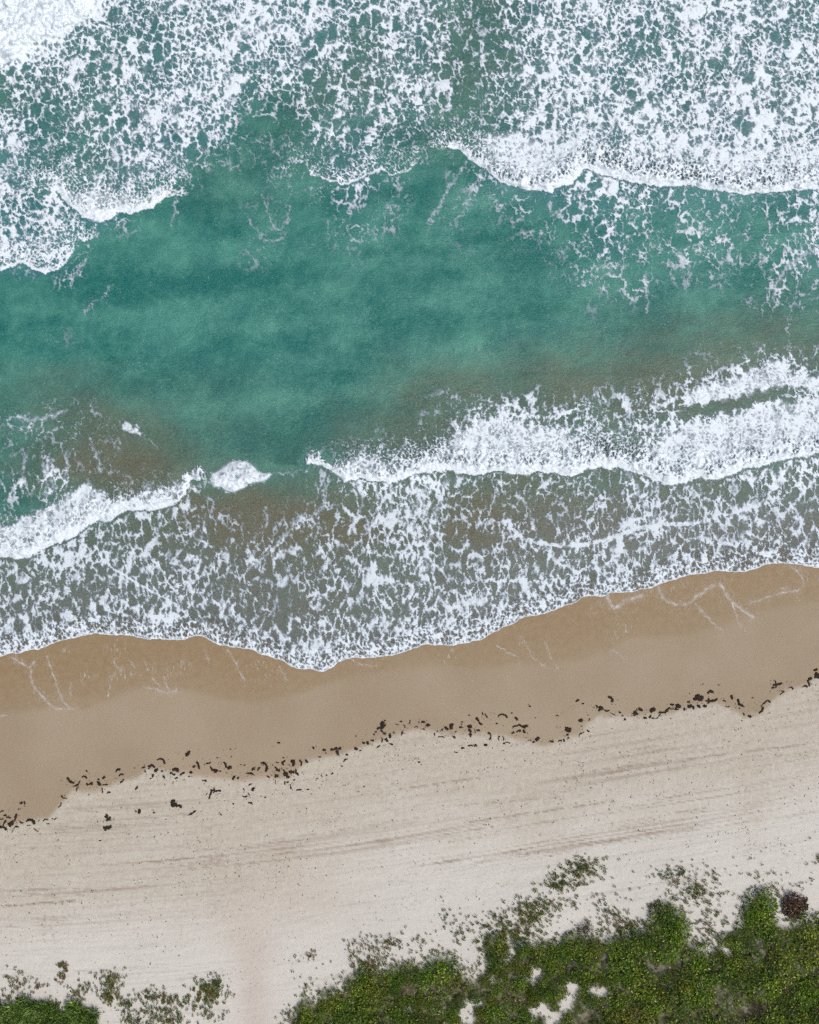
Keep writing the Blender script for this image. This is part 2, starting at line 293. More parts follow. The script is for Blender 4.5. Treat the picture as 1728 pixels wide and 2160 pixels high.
    # churned whitewater behind the fronts: soft, mottled, drawn out across the shore
    mott = .56 + .55*fbm(u/17., v/24., 94, 4, .62) + .16*gnoise(u/4.5, v/9., 95)
    cc = np.clip(churn*1.35 - .25, 0, 1)*np.clip(1.25*mott - .22, .12, 1)*.80 + .10*churn
    cov = np.maximum(np.maximum(cov, cov*.4 + cc), wisp)
    fleck = .5*sstep(.55, .8, gnoise(u/3.2, v/3.6, 98))*sstep(.05, .45, fbm(u/70., v/50., 99, 3))*sstep(380, 470, v)*sstep(960, 880, v); cov = np.maximum(cov, fleck)
    cov = np.maximum(cov, solid * (.56 + .44*sstep(.26, .62, .65*mott + .35*froth)))
    # the bright lip at the edge of the wash
    lip = np.exp(-(np.clip(ds,0,None)/(3.2*(1+.5*fbm(u/60.,u*0,97,2))))**2); cov = np.maximum(cov, .9*lip)
    cov = np.clip(cov, 0, 1)
    thick = cov * (.012 + .03*h) + .75*lift_h*(.30 + .95*billow)*sstep(.3,.8,cov) + .02*lip
    return cov, thick.astype(np.float32), who, lift_h, fds

def water_fields(u, v):
    """suspended sand 0..1, milky aerated cloud mixed with painted wave-face shade 0..1"""
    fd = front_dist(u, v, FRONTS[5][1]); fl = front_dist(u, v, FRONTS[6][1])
    vs = v + 30*np.exp(-np.abs(fd)/30.)*np.where(fd < 0, 1, -1)*(np.abs(fd) < 200)
    sed = tab(SED_TAB, u + 50*fbm(u/140., v/90., 301, 2), vs + 26*fbm(u/120., v/70., 302, 2))
    sed = sed + .16*fbm(u/70., v/40., 303, 4)*sstep(.05,.4,sed)
    a = .45*fbm(u/130., v/90., 310, 2)
    wu = u + 34*fbm(u/150., v/150., 311, 2); wv = v + 34*fbm(u/150., v/150., 312, 2)
    rid = 1 - np.abs(fbm(wu/46. + .3*wv/46., wv/30., 316, 3))*2.4
    milk_wave_shade = .38 - .42*np.exp(-((fd - 58)/40.)**2)*sstep(1250, 950, u)*(fd > 0) + .24*np.clip(rid, 0, 1)**3 + .20*gnoise(u/420., (v + .12*u)/52., 317) + .50*fbm(wu/110., wv/80., 313, 5, .6) + .16*fbm((u+v*.3)/14., (v-u*.3)/40., 314, 3) + a  # wave-face shade behind the long breaker and swell bands painted into the colour
    sed = sed + .22*sstep(1060, 1140, v)
    aer = sstep(.12, .6, tab(D_TAB, u, v))*sstep(960, 700, v)
    return np.clip(sed, 0, 1), np.clip(milk_wave_shade, 0, 1), aer
#FIELDS_END

WEED = [(2,1745,6.3,5.2,0,"b"),(3,1727,8.3,2.5,0,"s"),(4,1712,8.3,2.9,-20,"s"),(10,1737,12.5,4.2,-60,"s"),(11,1720,5.2,4.2,0,"b"),(11,1747,12.5,4.6,30,"m"),(16,1724,6.3,3.8,0,"b"),
 (21,1725,7.3,4.2,0,"b"),(25,1737,12.5,7.3,-40,"m"),(27,1753,7.3,2.2,-60,"s"),(33,1725,14.6,5.2,-75,"s"),(34,1745,9.4,3.8,-20,"c"),(40,1707,3.8,2.5,0,"b"),
 (45,1694,5.8,4.6,0,"b"),(46,1734,8.3,2.9,30,"s"),(52,1694,6.3,3.3,80,"s"),(61,1741,7.3,2.2,0,"s"),(65,1732,17.7,7.9,15,"c"),(77,1751,10.4,2.5,25,"s"),(96,1730,11.5,3.8,-20,"c"),
 (102,1738,5.2,2.2,0,"s"),(115,1726,10.4,2.9,-10,"s"),(126,1698,11.5,2.9,-60,"s"),(131,1680,5.2,3.8,30,"b"),(137,1684,8.3,2.9,5,"s"),(149,1647,15.7,6.3,40,"s"),
 (161,1656,10.4,4.2,-25,"s"),(164,1664,9.4,2.2,-60,"s"),(167,1651,7.3,3.3,-60,"s"),(178,1639,9.4,5.2,10,"c"),(183,1627,5.8,3.8,60,"b"),(189,1654,13.6,6.3,-10,"m"),
 (208,1644,5.8,3.3,0,"b"),(209,1653,9.4,6.7,50,"b"),(211,1773,4.6,2.9,0,"b"),(216,1668,9.4,3.3,80,"s"),(219,1640,7.3,5.2,-45,"b"),(223,1655,9.4,3.3,0,"s"),
 (226,1726,17.7,9.4,40,"m"),(226,1746,20.9,7.3,0,"m"),(229,1672,7.3,4.2,-20,"c"),(248,1625,8.3,6.3,-40,"c"),(256,1635,9.4,4.2,-15,"s"),(257,1649,7.3,4.6,-20,"b"),
 (260,1645,4.2,2.9,0,"b"),(287,1711,5.2,2.5,30,"s"),(288,1663,7.3,4.2,-50,"b"),(294,1712,6.3,6.7,90,"b"),(303,1619,6.3,4.2,0,"b"),(307,1627,6.3,2.2,70,"s"),
 (318,1616,18.8,6.7,-5,"m"),(319,1641,6.3,2.5,-30,"s"),(323,1636,7.3,4.2,90,"b"),(325,1714,3.3,2.9,0,"b"),(330,1625,8.3,6.3,-20,"b"),(341,1604,17.7,5.8,25,"c"),
 (342,1627,5.2,3.3,0,"b"),(346,1639,8.3,4.6,60,"b"),(361,1631,5.8,4.6,0,"b"),(365,1696,15.7,9.4,45,"m"),(367,1634,7.3,4.2,10,"b"),(370,1624,10.4,9.4,0,"c"),
 (372,1641,6.3,3.8,-20,"b"),(377,1701,10.4,6.3,0,"c"),(385,1632,9.4,4.6,-30,"s"),(396,1589,13.6,7.9,-10,"m"),(399,1638,4.6,2.9,0,"b"),(403,1629,6.7,5.4,0,"b"),
 (406,1715,14.6,3.8,-30,"y"),(409,1617,7.3,4.6,-30,"b"),(418,1615,14.6,5.2,70,"s"),(432,1648,9.4,3.3,20,"s"),(436,1675,5.2,2.5,-50,"s"),(440,1609,9.4,3.8,-15,"s"),
 (444,1677,16.7,4.6,-70,"s"),(446,1622,8.3,4.2,60,"s"),(453,1626,12.5,7.3,30,"m"),(455,1668,17.7,5.2,8,"y"),(459,1599,3.8,2.5,0,"b"),(465,1627,5.2,3.3,-60,"b"),
 (465,1717,8.3,2.5,50,"s"),(475,1613,10.4,5.2,65,"s"),(478,1630,3.8,2.5,0,"b"),(484,1619,8.3,7.3,-30,"b"),(486,1581,3,2.5,0,"b"),(488,1596,3.8,2.2,-40,"b"),
 (492,1695,3.8,2.9,60,"b"),(493,1641,9.4,5.2,-60,"b"),(503,1641,6.3,3.8,-70,"b"),(508,1613,3,2.2,0,"b"),(514,1667,6.3,2.2,80,"s"),(516,1614,5.8,2.9,10,"b"),
 (517,1679,10.4,3.8,0,"s"),(525,1675,6.3,2.5,60,"s"),(527,1655,8.3,3.8,-35,"b"),(528,1632,14.6,4.2,5,"s"),(529,1695,8.3,3.3,15,"s"),(534,1665,8.3,5.8,-55,"b"),
 (535,1622,8.3,5.8,0,"m"),(546,1622,7.3,4.2,-50,"s"),(559,1616,20.9,7.3,60,"c"),(560,1682,5.4,2.9,10,"b"),(566,1638,6.7,3.8,15,"b"),(582,1638,9.4,6.3,-30,"m"),
 (582,1650,6.3,2.5,90,"s"),(585,1608,5.8,2.2,10,"s"),(586,1623,12.5,7.3,50,"m"),(588,1567,5.4,3.8,10,"b"),(598,1598,4.6,2.5,0,"b"),(598,1609,11.5,5.2,-75,"m"),
 (601,1629,17.7,8.3,60,"m"),(601,1652,7.3,2.5,90,"s"),(607,1639,9.4,5.2,0,"m"),(607,1650,6.3,3.3,0,"b"),(615,1629,12.5,5.2,-10,"m"),(615,1661,10.4,2.9,60,"s"),
 (619,1609,11.5,9.4,30,"m"),(621,1645,5.2,3.3,-50,"b"),(627,1629,12.5,5.2,65,"s"),(631,1666,11.5,3.3,-10,"s"),(634,1609,11.5,4.6,70,"s"),(647,1606,7.9,5.2,50,"b"),
 (650,1665,3,2.5,0,"b"),(650,1665,3.8,2.9,0,"b"),(662,1578,6.7,4.2,50,"b"),(670,1643,5,2.5,0,"b"),(675,1597,6.7,3.8,5,"b"),(679,1635,6.3,2.5,80,"s"),(684,1582,8.3,4.6,10,"b"),
 (689,1635,3.8,2.9,0,"b"),(701,1581,9.4,4.6,10,"b"),(701,1632,5.4,3.8,-20,"b"),(709,1579,8.3,5.2,-10,"b"),(713,1588,10.4,6.3,60,"m"),(717,1579,6.3,5.2,-40,"b"),
 (721,1616,5.8,2.5,0,"b"),(729,1604,9.4,3.3,-35,"s"),(732,1592,5.8,4.2,20,"b"),(751,1553,3,2.2,0,"b"),(751,1579,7.5,6.3,20,"b"),(760,1583,3.8,2.9,0,"b"),
 (767,1567,4.6,4.2,0,"b"),(776,1567,7.5,5.4,50,"b"),(786,1562,5.8,4.2,20,"b"),(789,1549,5,3.3,-40,"b"),(793,1544,5,2.9,0,"b"),(798,1575,8.3,3.3,-40,"s"),
 (802,1536,14.6,6.3,-25,"m"),(805,1561,9.4,3.8,90,"s"),(806,1542,6.3,3.8,30,"b"),(809,1530,12.5,11.5,0,"m"),(811,1547,5.8,5,0,"b"),(812,1520,5.2,2.9,0,"b"),
 (813,1559,9.4,5.2,10,"m"),(817,1563,5.2,4.2,0,"b"),(823,1552,10,5.8,85,"b"),(826,1570,7.3,3.8,20,"b"),(831,1546,4.6,2.9,40,"b"),(837,1528,4.6,2.2,0,"s"),
 (846,1522,6.7,2.9,0,"b"),(848,1547,8.3,2.9,-75,"s"),(853,1532,6.3,2.2,60,"s"),(865,1523,7.3,2.2,90,"s"),(878,1534,7.9,2.5,-10,"s"),(884,1524,5,2.5,85,"b"),
 (884,1608,5,2.5,0,"b"),(893,1523,5.8,5.4,0,"b"),(894,1538,3.8,2.9,0,"b"),(903,1530,6.3,6.3,0,"b"),(917,1549,5,2.9,70,"b"),(923,1542,3.3,2.2,0,"b"),(932,1540,7.3,2.5,-40,"s"),
 (932,1555,14.6,2.9,5,"s"),(942,1536,9.4,6.3,30,"b"),(953,1532,8.8,7.9,-30,"m"),(957,1554,7.5,4.6,25,"c"),(961,1544,5,2.9,-60,"b"),(963,1586,7.3,2.9,10,"s"),
 (972,1534,7.9,3.8,-10,"b"),(974,1528,5.8,2.2,0,"b"),(975,1523,6.3,2.9,0,"b"),(976,1578,5.4,5,0,"b"),(990,1509,3.8,2.5,30,"b"),(991,1533,7.5,7.5,0,"b"),
 (993,1546,14.6,7.3,-80,"m"),(993,1573,10,3.3,0,"s"),(1002,1572,8.3,4.6,0,"m"),(1003,1542,8.3,2.2,80,"s"),(1007,1517,7.3,5.8,50,"b"),(1009,1541,7.3,4.2,10,"b"),
 (1012,1523,10.4,4.2,60,"s"),(1015,1528,7.3,4.2,20,"b"),(1018,1505,5.2,2.2,70,"s"),(1025,1571,6.3,5.4,-30,"b"),(1026,1510,8.3,3.3,60,"s"),(1033,1552,15.7,3.8,75,"c"),
 (1048,1526,3.8,2.9,0,"b"),(1053,1558,8.3,2.5,-80,"s"),(1060,1510,20.5,5,0,"c"),(1061,1558,9.4,2.9,85,"s"),(1069,1568,12.5,2.2,-5,"s"),(1079,1504,3.8,2.2,0,"b"),
 (1082,1546,6.7,4.6,-15,"b"),(1089,1516,7.9,5.4,45,"b"),(1094,1542,10.4,4.2,-15,"m"),(1095,1535,25,4.2,8,"s"),(1106,1543,9.4,5,50,"b"),(1109,1532,9.4,6.3,-10,"b"),
 (1117,1562,7.3,2.9,0,"c"),(1118,1490,3.8,3.8,0,"b"),(1126,1565,5.4,3.8,-20,"b"),(1130,1514,3.8,2.2,0,"b"),(1134,1559,10.4,7.1,-30,"b"),(1164,1564,10,4.2,10,"b"),
 (1176,1510,5.4,2.2,0,"s"),(1181,1563,7.5,4.6,-20,"c"),(1190,1561,7.1,5,40,"b"),(1197,1550,5,4.2,0,"b"),(1198,1540,16.3,10.4,0,"m"),(1198,1557,5.2,2.5,-50,"s"),
 (1218,1478,10.9,4.2,-25,"b"),(1224,1551,11.5,4.2,-70,"c"),(1225,1520,7.9,7.5,0,"b"),(1227,1532,3,2.2,0,"b"),(1230,1484,5.8,3.3,-15,"b"),(1231,1545,3.3,2.5,0,"b"),
 (1241,1542,6.3,3.8,40,"b"),(1243,1517,7.1,2.9,-80,"b"),(1259,1490,5.8,4.2,40,"b"),(1268,1496,11.5,8.3,0,"m"),(1280,1498,11.5,3.8,8,"s"),(1289,1474,12.5,7.1,50,"c"),
 (1294,1506,12.5,2.5,25,"s"),(1308,1503,5.8,3.8,20,"b"),(1313,1509,5,2.5,20,"b"),(1319,1517,5,3.8,40,"b"),(1340,1505,11.4,8.3,0,"m"),(1344,1497,4.7,2.6,70,"s"),
 (1351,1497,8.8,6.8,40,"b"),(1361,1514,7.8,4.7,0,"b"),(1371,1512,6.8,5.2,-60,"b"),(1377,1498,10.9,9.4,-20,"b"),(1384,1511,19.5,3.1,-25,"s"),(1401,1498,23.4,5.7,-25,"s"),
 (1418,1487,7.3,5.2,10,"b"),(1418,1495,6.8,2.6,0,"s"),(1429,1496,10.4,4.7,15,"m"),(1431,1489,8.8,8.8,0,"b"),(1444,1497,6.8,4.2,-60,"b"),(1453,1481,7.8,3.6,10,"b"),
 (1455,1490,9.9,7.3,-20,"b"),(1463,1493,7.8,5.2,70,"b"),(1467,1475,7.8,6.2,0,"b"),(1474,1490,9.9,5.7,40,"b"),(1477,1472,15.6,11.9,0,"m"),(1483,1443,3.1,2.2,0,"b"),
 (1487,1490,9.9,5.7,0,"b"),(1498,1460,10.9,7.3,-20,"c"),(1498,1479,15.6,6.2,5,"y"),(1511,1476,6.2,4.7,-30,"b"),(1516,1445,3.6,2.2,0,"b"),(1529,1479,6.8,2.6,20,"s"),
 (1535,1490,10.4,2.6,0,"s"),(1544,1471,11.4,5.7,65,"b"),(1560,1494,3.1,2.6,0,"b"),(1563,1483,18.2,6.2,50,"s"),(1569,1507,7.3,3.6,75,"b"),(1582,1511,6.8,5.2,10,"b"),
 (1588,1472,3.6,2.6,0,"b"),(1606,1498,13,5.7,-55,"s"),(1610,1485,11.7,3.6,-40,"s"),(1619,1480,10.9,4.7,-5,"c"),(1631,1451,6.8,4.7,-20,"b"),(1635,1438,7.3,3.1,60,"s"),
 (1640,1444,15.6,6.2,-5,"y"),(1649,1463,7.8,2.2,-30,"s"),(1652,1458,5.7,4.2,0,"b"),(1669,1451,10.4,4.2,15,"c"),(1698,1448,9.9,4.7,-10,"c"),(1706,1442,11.4,4.7,75,"s"),
 (1709,1433,8.3,6.2,-10,"b"),(1720,1413,8.3,5.7,-30,"b"),(1725,1425,9.4,10.4,0,"m"),]

# ---------------------------------------------------------------- heights and helpers
def shore_line(u): return 1372 + 35*np.sin(np.clip(u,-200,1900)/420. - .3) - .00009*np.clip(u-700, 0, 1300)**2 - .04*np.clip(u-700,0,1300)
def sand_z(u, v):
    d = np.clip(v, -400, 2700) - shore_line(u)
    z = np.where(d > 0, .062*S*d + .012*S*np.clip(d-330, 0, None), .075*S*d)
    return np.maximum(z, -2.6)
def water_z(u, v):
    ds = shore_v(np.clip(u,-250,1950)) - v; zs = sand_z(u, v) + .014
    z = zs + (np.maximum(0, zs) - zs)*sstep(0, 150, ds)
    far = sstep(30, 260, ds)
    z = z + far*(.07*fbm(u/170., v/60., 401, 2) + .035*fbm(u/40., v/26., 402, 2))
    return z
def place(u, v, z):
    """survey position (as seen from straight above at sea level) -> metres, allowing for the height"""
    k = (CAM_H - z)/CAM_H; return (u - 864)*S*k, (1080 - v)*S*k, z
def ground(u, v):
    z = float(sand_z(np.array([float(u)]), np.array([float(v)]))[0]); return place(u, v, z)

col = sc.collection
def link(o, parent=None):
    col.objects.link(o)
    if parent: o.parent = parent
    return o
def tag(o, label=None, cat=None, group=None, kind=None):
    for k, x in (('label', label), ('category', cat), ('group', group), ('kind', kind)):
        if x: o[k] = x
    return o
def np_mesh(name, verts, quads, mat, attrs=None, smooth=True):
    verts = np.asarray(verts, np.float32); quads = np.asarray(quads, np.int32); k = quads.shape[1]
    m = bpy.data.meshes.new(name); m.vertices.add(len(verts)); m.vertices.foreach_set('co', verts.ravel())
    m.loops.add(quads.size); m.loops.foreach_set('vertex_index', quads.ravel())
    m.polygons.add(len(quads)); m.polygons.foreach_set('loop_start', np.arange(0, quads.size, k, dtype=np.int32))
    m.polygons.foreach_set('use_smooth', np.full(len(quads), smooth, bool))
    for an, av in (attrs or {}).items():
        a = m.attributes.new(an, 'FLOAT', 'POINT'); a.data.foreach_set('value', np.asarray(av, np.float32))
    m.materials.append(mat); m.update(calc_edges=True); return m
def grid_quads(nr, nc):
    i = np.arange(nr*nc).reshape(nr, nc)
    return np.stack([i[:-1,:-1].ravel(), i[1:,:-1].ravel(), i[1:,1:].ravel(), i[:-1,1:].ravel()], 1)
def compact(verts, quads, attrs):
    used = np.zeros(len(verts), bool); used[quads.ravel()] = True; idx = np.cumsum(used) - 1
    return verts[used], idx[quads], {k: a[used] for k, a in attrs.items()}

# ---------------------------------------------------------------- materials
class N:
    """small node-tree writer"""
    def __init__(s, name):
        s.m = bpy.data.materials.new(name); s.m.use_nodes = True; s.t = s.m.node_tree; s.n = s.t.nodes; s.b = s.n['Principled BSDF']; s.out = s.n['Material Output']
    def new(s, kind, **kw):
        x = s.n.new('ShaderNode' + kind)
        for k, v in kw.items(): setattr(x, k, v)
        return x
    def lk(s, a, b): s.t.links.new(a, b)
    def put(s, sock, v):
        if isinstance(v, bpy.types.NodeSocket): s.lk(v, sock)
        else: sock.default_value = v
    def attr(s, name): return s.new('Attribute', attribute_name=name).outputs['Fac']
    def pos(s): return s.new('NewGeometry').outputs['Position']
    def noise(s, scale, detail=3, rough=.5, vec=None, stretch=None):
        x = s.new('TexNoise'); x.inputs['Scale'].default_value = scale; x.inputs['Detail'].default_value = detail; x.inputs['Roughness'].default_value = rough
        v = vec or s.pos()
        if stretch:
            mp = s.new('Mapping'); mp.inputs['Scale'].default_value = stretch; s.lk(v, mp.inputs['Vector']); v = mp.outputs[0]
        s.lk(v, x.inputs['Vector']); return x.outputs['Fac']
    def math(s, op, a, b=0., clamp=False):
        x = s.new('Math', operation=op, use_clamp=clamp); s.put(x.inputs[0], a); s.put(x.inputs[1], b); return x.outputs[0]
    def ramp(s, v, a, b, lo=0., hi=1.):
        x = s.new('MapRange'); x.clamp = True; s.put(x.inputs[0], v)
        for i, q in enumerate((a, b, lo, hi)): x.inputs[1+i].default_value = q
        return x.outputs[0]
    def mix(s, f, a, b, mode='MIX'):
        x = s.new('Mix', data_type='RGBA', blend_type=mode); s.put(x.inputs['Factor'], f)
        for q, i in ((a, 6), (b, 7)): s.put(x.inputs[i], (*q, 1) if isinstance(q, tuple) else q)
        return x.outputs[2]
    def bump(s, h, strength, dist):
        x = s.new('Bump'); x.inputs['Strength'].default_value = strength; x.inputs['Distance'].default_value = dist; s.lk(h, x.inputs['Height']); s.lk(x.outputs[0], s.b.inputs['Normal'])
    def fin(s, colour=None, rough=.7, spec=.3, alpha=None):
        if colour is not None: s.put(s.b.inputs['Base Color'], (*colour, 1) if isinstance(colour, tuple) else colour)
        s.put(s.b.inputs['Roughness'], rough); s.b.inputs['Specular IOR Level'].default_value = spec
        if alpha is not None: s.put(s.b.inputs['Alpha'], alpha)
        return s.m

def sea_material():
    n = N('sea_water')
    milk_wave_shade = n.attr('milk_wave_shade'); sed = n.attr('sed'); film = n.attr('film')
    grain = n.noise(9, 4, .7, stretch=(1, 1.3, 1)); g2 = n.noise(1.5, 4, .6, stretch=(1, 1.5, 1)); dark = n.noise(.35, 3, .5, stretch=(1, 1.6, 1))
    c = n.mix(n.ramp(milk_wave_shade, .15, .95), (.010, .142, .120), (.082, .290, .228))
    c = n.mix(n.ramp(dark, .45, .7, 0, .35), c, (.010, .125, .128))
    c = n.mix(n.ramp(n.attr('aer'), 0, 1, 0, .55), c, (.050, .190, .235))
    c = n.mix(n.ramp(sed, .05, 1.), c, (.128, .126, .080))
    c = n.mix(n.ramp(film, .0, 1., 0, .6), c, (.150, .155, .150))
    c = n.mix(n.ramp(grain, .52, .72, 0, .50), c, n.mix(.35, c, (.50, .62, .58)))
    c = n.mix(n.ramp(grain, .5, .3, 0, .75), c, n.mix(.45, c, (.004, .03, .035)))
    rip = n.noise(3.2, 3, .6, stretch=(1, 2.6, 1))
    c = n.mix(n.ramp(g2, .5, .75, 0, .16), c, (.11, .28, .24))
    c = n.mix(n.ramp(rip, .56, .70, 0, .22), c, n.mix(.3, c, (.35, .55, .50)))
    c = n.mix(n.ramp(rip, .44, .32, 0, .30), c, n.mix(.4, c, (.006, .05, .055)))
    n.bump(n.math('ADD', n.math('MULTIPLY', grain, .5), n.math('ADD', g2, rip)), .5, .10)
    return n.fin(c, .35, .2, n.ramp(n.attr('clear'), 0, 1, 1, .45))
def foam_material():
    n = N('sea_foam')
    cov = n.attr('cover'); g = n.noise(9, 4, .7); b = n.noise(22, 3, .6)
    c = n.mix(n.ramp(cov, .3, 1.), (.50, .60, .70), (.79, .875, .92))
    c = n.mix(n.ramp(g, .45, .75, 0, .25), c, (.54, .66, .78))
    n.bump(n.math('ADD', g, n.math('MULTIPLY', b, .4)), .22, .05)
    a = n.math('MULTIPLY', cov, n.ramp(b, .2, .55, .8, 1.), True)
    return n.fin(c, .75, .15, a)
def wash_material():
    n = N('wash_foam'); cov = n.attr('cover'); b = n.noise(14, 4, .7)
    return n.fin((.80, .79, .78), .7, .2, n.math('MULTIPLY', cov, n.ramp(b, .36, .58, .15, 1.), True))
def sand_material():
    n = N('beach_sand')
    dry = n.attr('dry'); wet = n.attr('wet'); pale = n.attr('pale'); path = n.attr('path'); st = n.attr('streak'); lit = n.attr('litter')
    fine = n.noise(11, 5, .75); mid = n.noise(2.2, 4, .6); big = n.noise(.16, 3, .5); specks = n.noise(26, 2, .5)
    damp = n.mix(n.ramp(big, .35, .65), (.335, .268, .182), (.372, .304, .214))
    soaked = n.mix(n.ramp(mid, .3, .7), (.272, .196, .106), (.318, .238, .140))
    loose = n.mix(pale, n.mix(n.ramp(mid, .3, .7), (.475, .434, .352), (.545, .508, .422)), (.640, .628, .575))
    loose = n.mix(n.math('MULTIPLY', path, .6), loose, (.52, .448, .385))
    loose = n.mix(n.ramp(st, .04, .6, 0, .85), loose, (.32, .262, .205))
    loose = n.mix(n.math('MULTIPLY', n.ramp(specks, .62, .74), n.ramp(pale, 0, 1, .35, .2)), loose, (.25, .20, .155))
    c = n.mix(dry, damp, loose)
    c = n.mix(wet, c, soaked)
    c = n.mix(n.ramp(fine, .3, .75, 0, .16), c, (.20, .155, .11))
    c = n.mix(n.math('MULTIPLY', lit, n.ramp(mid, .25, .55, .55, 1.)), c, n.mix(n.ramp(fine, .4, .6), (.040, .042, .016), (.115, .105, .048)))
    n.bump(n.math('ADD', fine, n.math('MULTIPLY', mid, 1.2)), .35, .05)
    return n.fin(c, n.ramp(wet, 0, 1, .85, .42), .16)
def weed_material():
    n = N('seaweed'); f = n.noise(16, 4, .7)
    n.bump(f, .7, .05); return n.fin(n.mix(n.ramp(f, .35, .7), (.010, .007, .004), (.050, .034, .022)), .65, .2)
def leaf_material(name, dark, light, tip, hue=.55):
    n = N(name); t = n.attr('tint'); r = n.new('ObjectInfo').outputs['Random']; big = n.noise(.30, 3, .55)
    c = n.mix(n.ramp(t, .05, .8), dark, light); c = n.mix(n.ramp(t, .90, .99), c, tip)
    c = n.mix(n.ramp(r, .35, 1, 0, hue), c, n.mix(n.ramp(t, .1, .9), (.045, .045, .010), (.235, .195, .035)))
    c = n.mix(n.ramp(big, .54, .70, 0, .50), c, n.mix(n.ramp(t, .1, .9), (.05, .042, .012), (.20, .165, .05)))
    c = n.mix(n.ramp(n.noise(.55, 3, .6), .52, .40, 0, .60), c, n.mix(n.ramp(t, .1, .9), (.012, .036, .008), (.055, .115, .022)))
    return n.fin(c, .8, .08)
def plain(name, c1, c2, rough=.85):
    n = N(name); return n.fin(n.mix(n.ramp(n.noise(12, 3, .6), .3, .7), c1, c2), rough, .2)
M_SEA = sea_material(); M_FOAM = foam_material(); M_WASH = wash_material(); M_SAND = sand_material(); M_WEED = weed_material()
M_SHRUB = leaf_material('shrub_leaves', (.024, .066, .006), (.155, .255, .024), (.52, .52, .17))
M_SPRIG = leaf_material('sprig_leaves', (.045, .068, .012), (.165, .205, .036), (.36, .35, .13))
M_RUST = leaf_material('sprig_leaves_russet', (.085, .055, .030), (.200, .135, .075), (.30, .25, .13))
M_DEAD = leaf_material('dead_leaves', (.030, .015, .011), (.120, .064, .046), (.30, .18, .13), .05)
M_TWIG = leaf_material('dry_twigs', (.030, .026, .020), (.085, .072, .056), (.22, .19, .15), .05)
M_GRASS = leaf_material('grass_blades', (.050, .125, .022), (.210, .330, .075), (.45, .50, .20), .2)
M_STEM = plain('stems', (.085, .060, .036), (.16, .12, .08)); M_LITTER = plain('litter', (.05, .038, .028), (.15, .115, .085)); M_SHELL = plain('shell', (.70, .66, .60), (.82, .80, .76), .5)
M_GREY = plain('bleached_wood', (.38, .36, .35), (.62, .61, .60))

# ---------------------------------------------------------------- the beach: one sheet from under the wash to far inland
def spread(a, b, step): return np.concatenate([[-60000, -14000, -4000, -1300, -500, a-110], np.arange(a, b+step, step), [b+130, b+600, b+1800, b+6000, b+16000, 60000]])
THICKET = [(590,2172),(616,2138),(640,2118),(661,2106),(690,2096),(716,2081),(740,2062),(766,2046),(785,2050),(801,2046),(830,2040),(852,2030),(870,2044),(894,2036),(905,2020),(919,2013),(940,2010),(958,2018),(972,2046),(999,2058),(1019,2041),(1022,2000),(1026,1980),(1044,1965),(1062,1972),(1090,1985),(1124,1985),(1174,1985),(1209,1968),(1244,1958),(1289,1975),(1345,1960),(1362,1935),(1378,1918),(1395,1908),(1415,1903),(1432,1912),(1445,1930),(1452,1965),(1468,1990),(1488,2004),(1505,1985),(1530,1958),(1558,1946),(1566,1915),(1574,1895),(1590,1882),(1605,1876),(1622,1884),(1636,1903),(1648,1945),(1690,1940),(1728,1930),(1880,1900),(1880,2420),(500,2420)]
HOLES = [(1134,2051,19),(1126,2066,14),(1146,2042,10),(1210,2081,17),(1198,2074,9),(1250,2084,15),(1275,2092,16),(1262,2096,11),(1194,2116,20),(1202,2104,10),(1150,2128,20),(1128,2135,15),(984,2126,20),(976,2138,14),(1010,2115,14),(1037,2068,10),(1057,2067,7),(1073,2022,10),(1078,2008,8),(1500,2004,13),(1527,1994,13),(1492,1990,12),(1534,2008,8),(1166,2152,20),(990,2152,17),(865,2126,12),(690,2135,12),(1404,2075,8),(820,2085,7),(1660,2086,7),(896,2124,10),(1270,1980,8)]
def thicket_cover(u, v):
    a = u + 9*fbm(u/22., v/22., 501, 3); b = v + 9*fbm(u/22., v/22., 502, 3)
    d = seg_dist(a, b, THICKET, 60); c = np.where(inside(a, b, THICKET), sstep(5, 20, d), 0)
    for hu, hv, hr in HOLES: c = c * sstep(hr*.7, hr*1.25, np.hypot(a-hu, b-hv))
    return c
def track(u, v):
    """runs along the raked lines of the upper beach"""
    uu = np.clip(u, -400, 2200); return v + .055*uu + .105*(np.clip(uu-150, 0, 700)**2/1400. + np.clip(uu-850, 0, None))
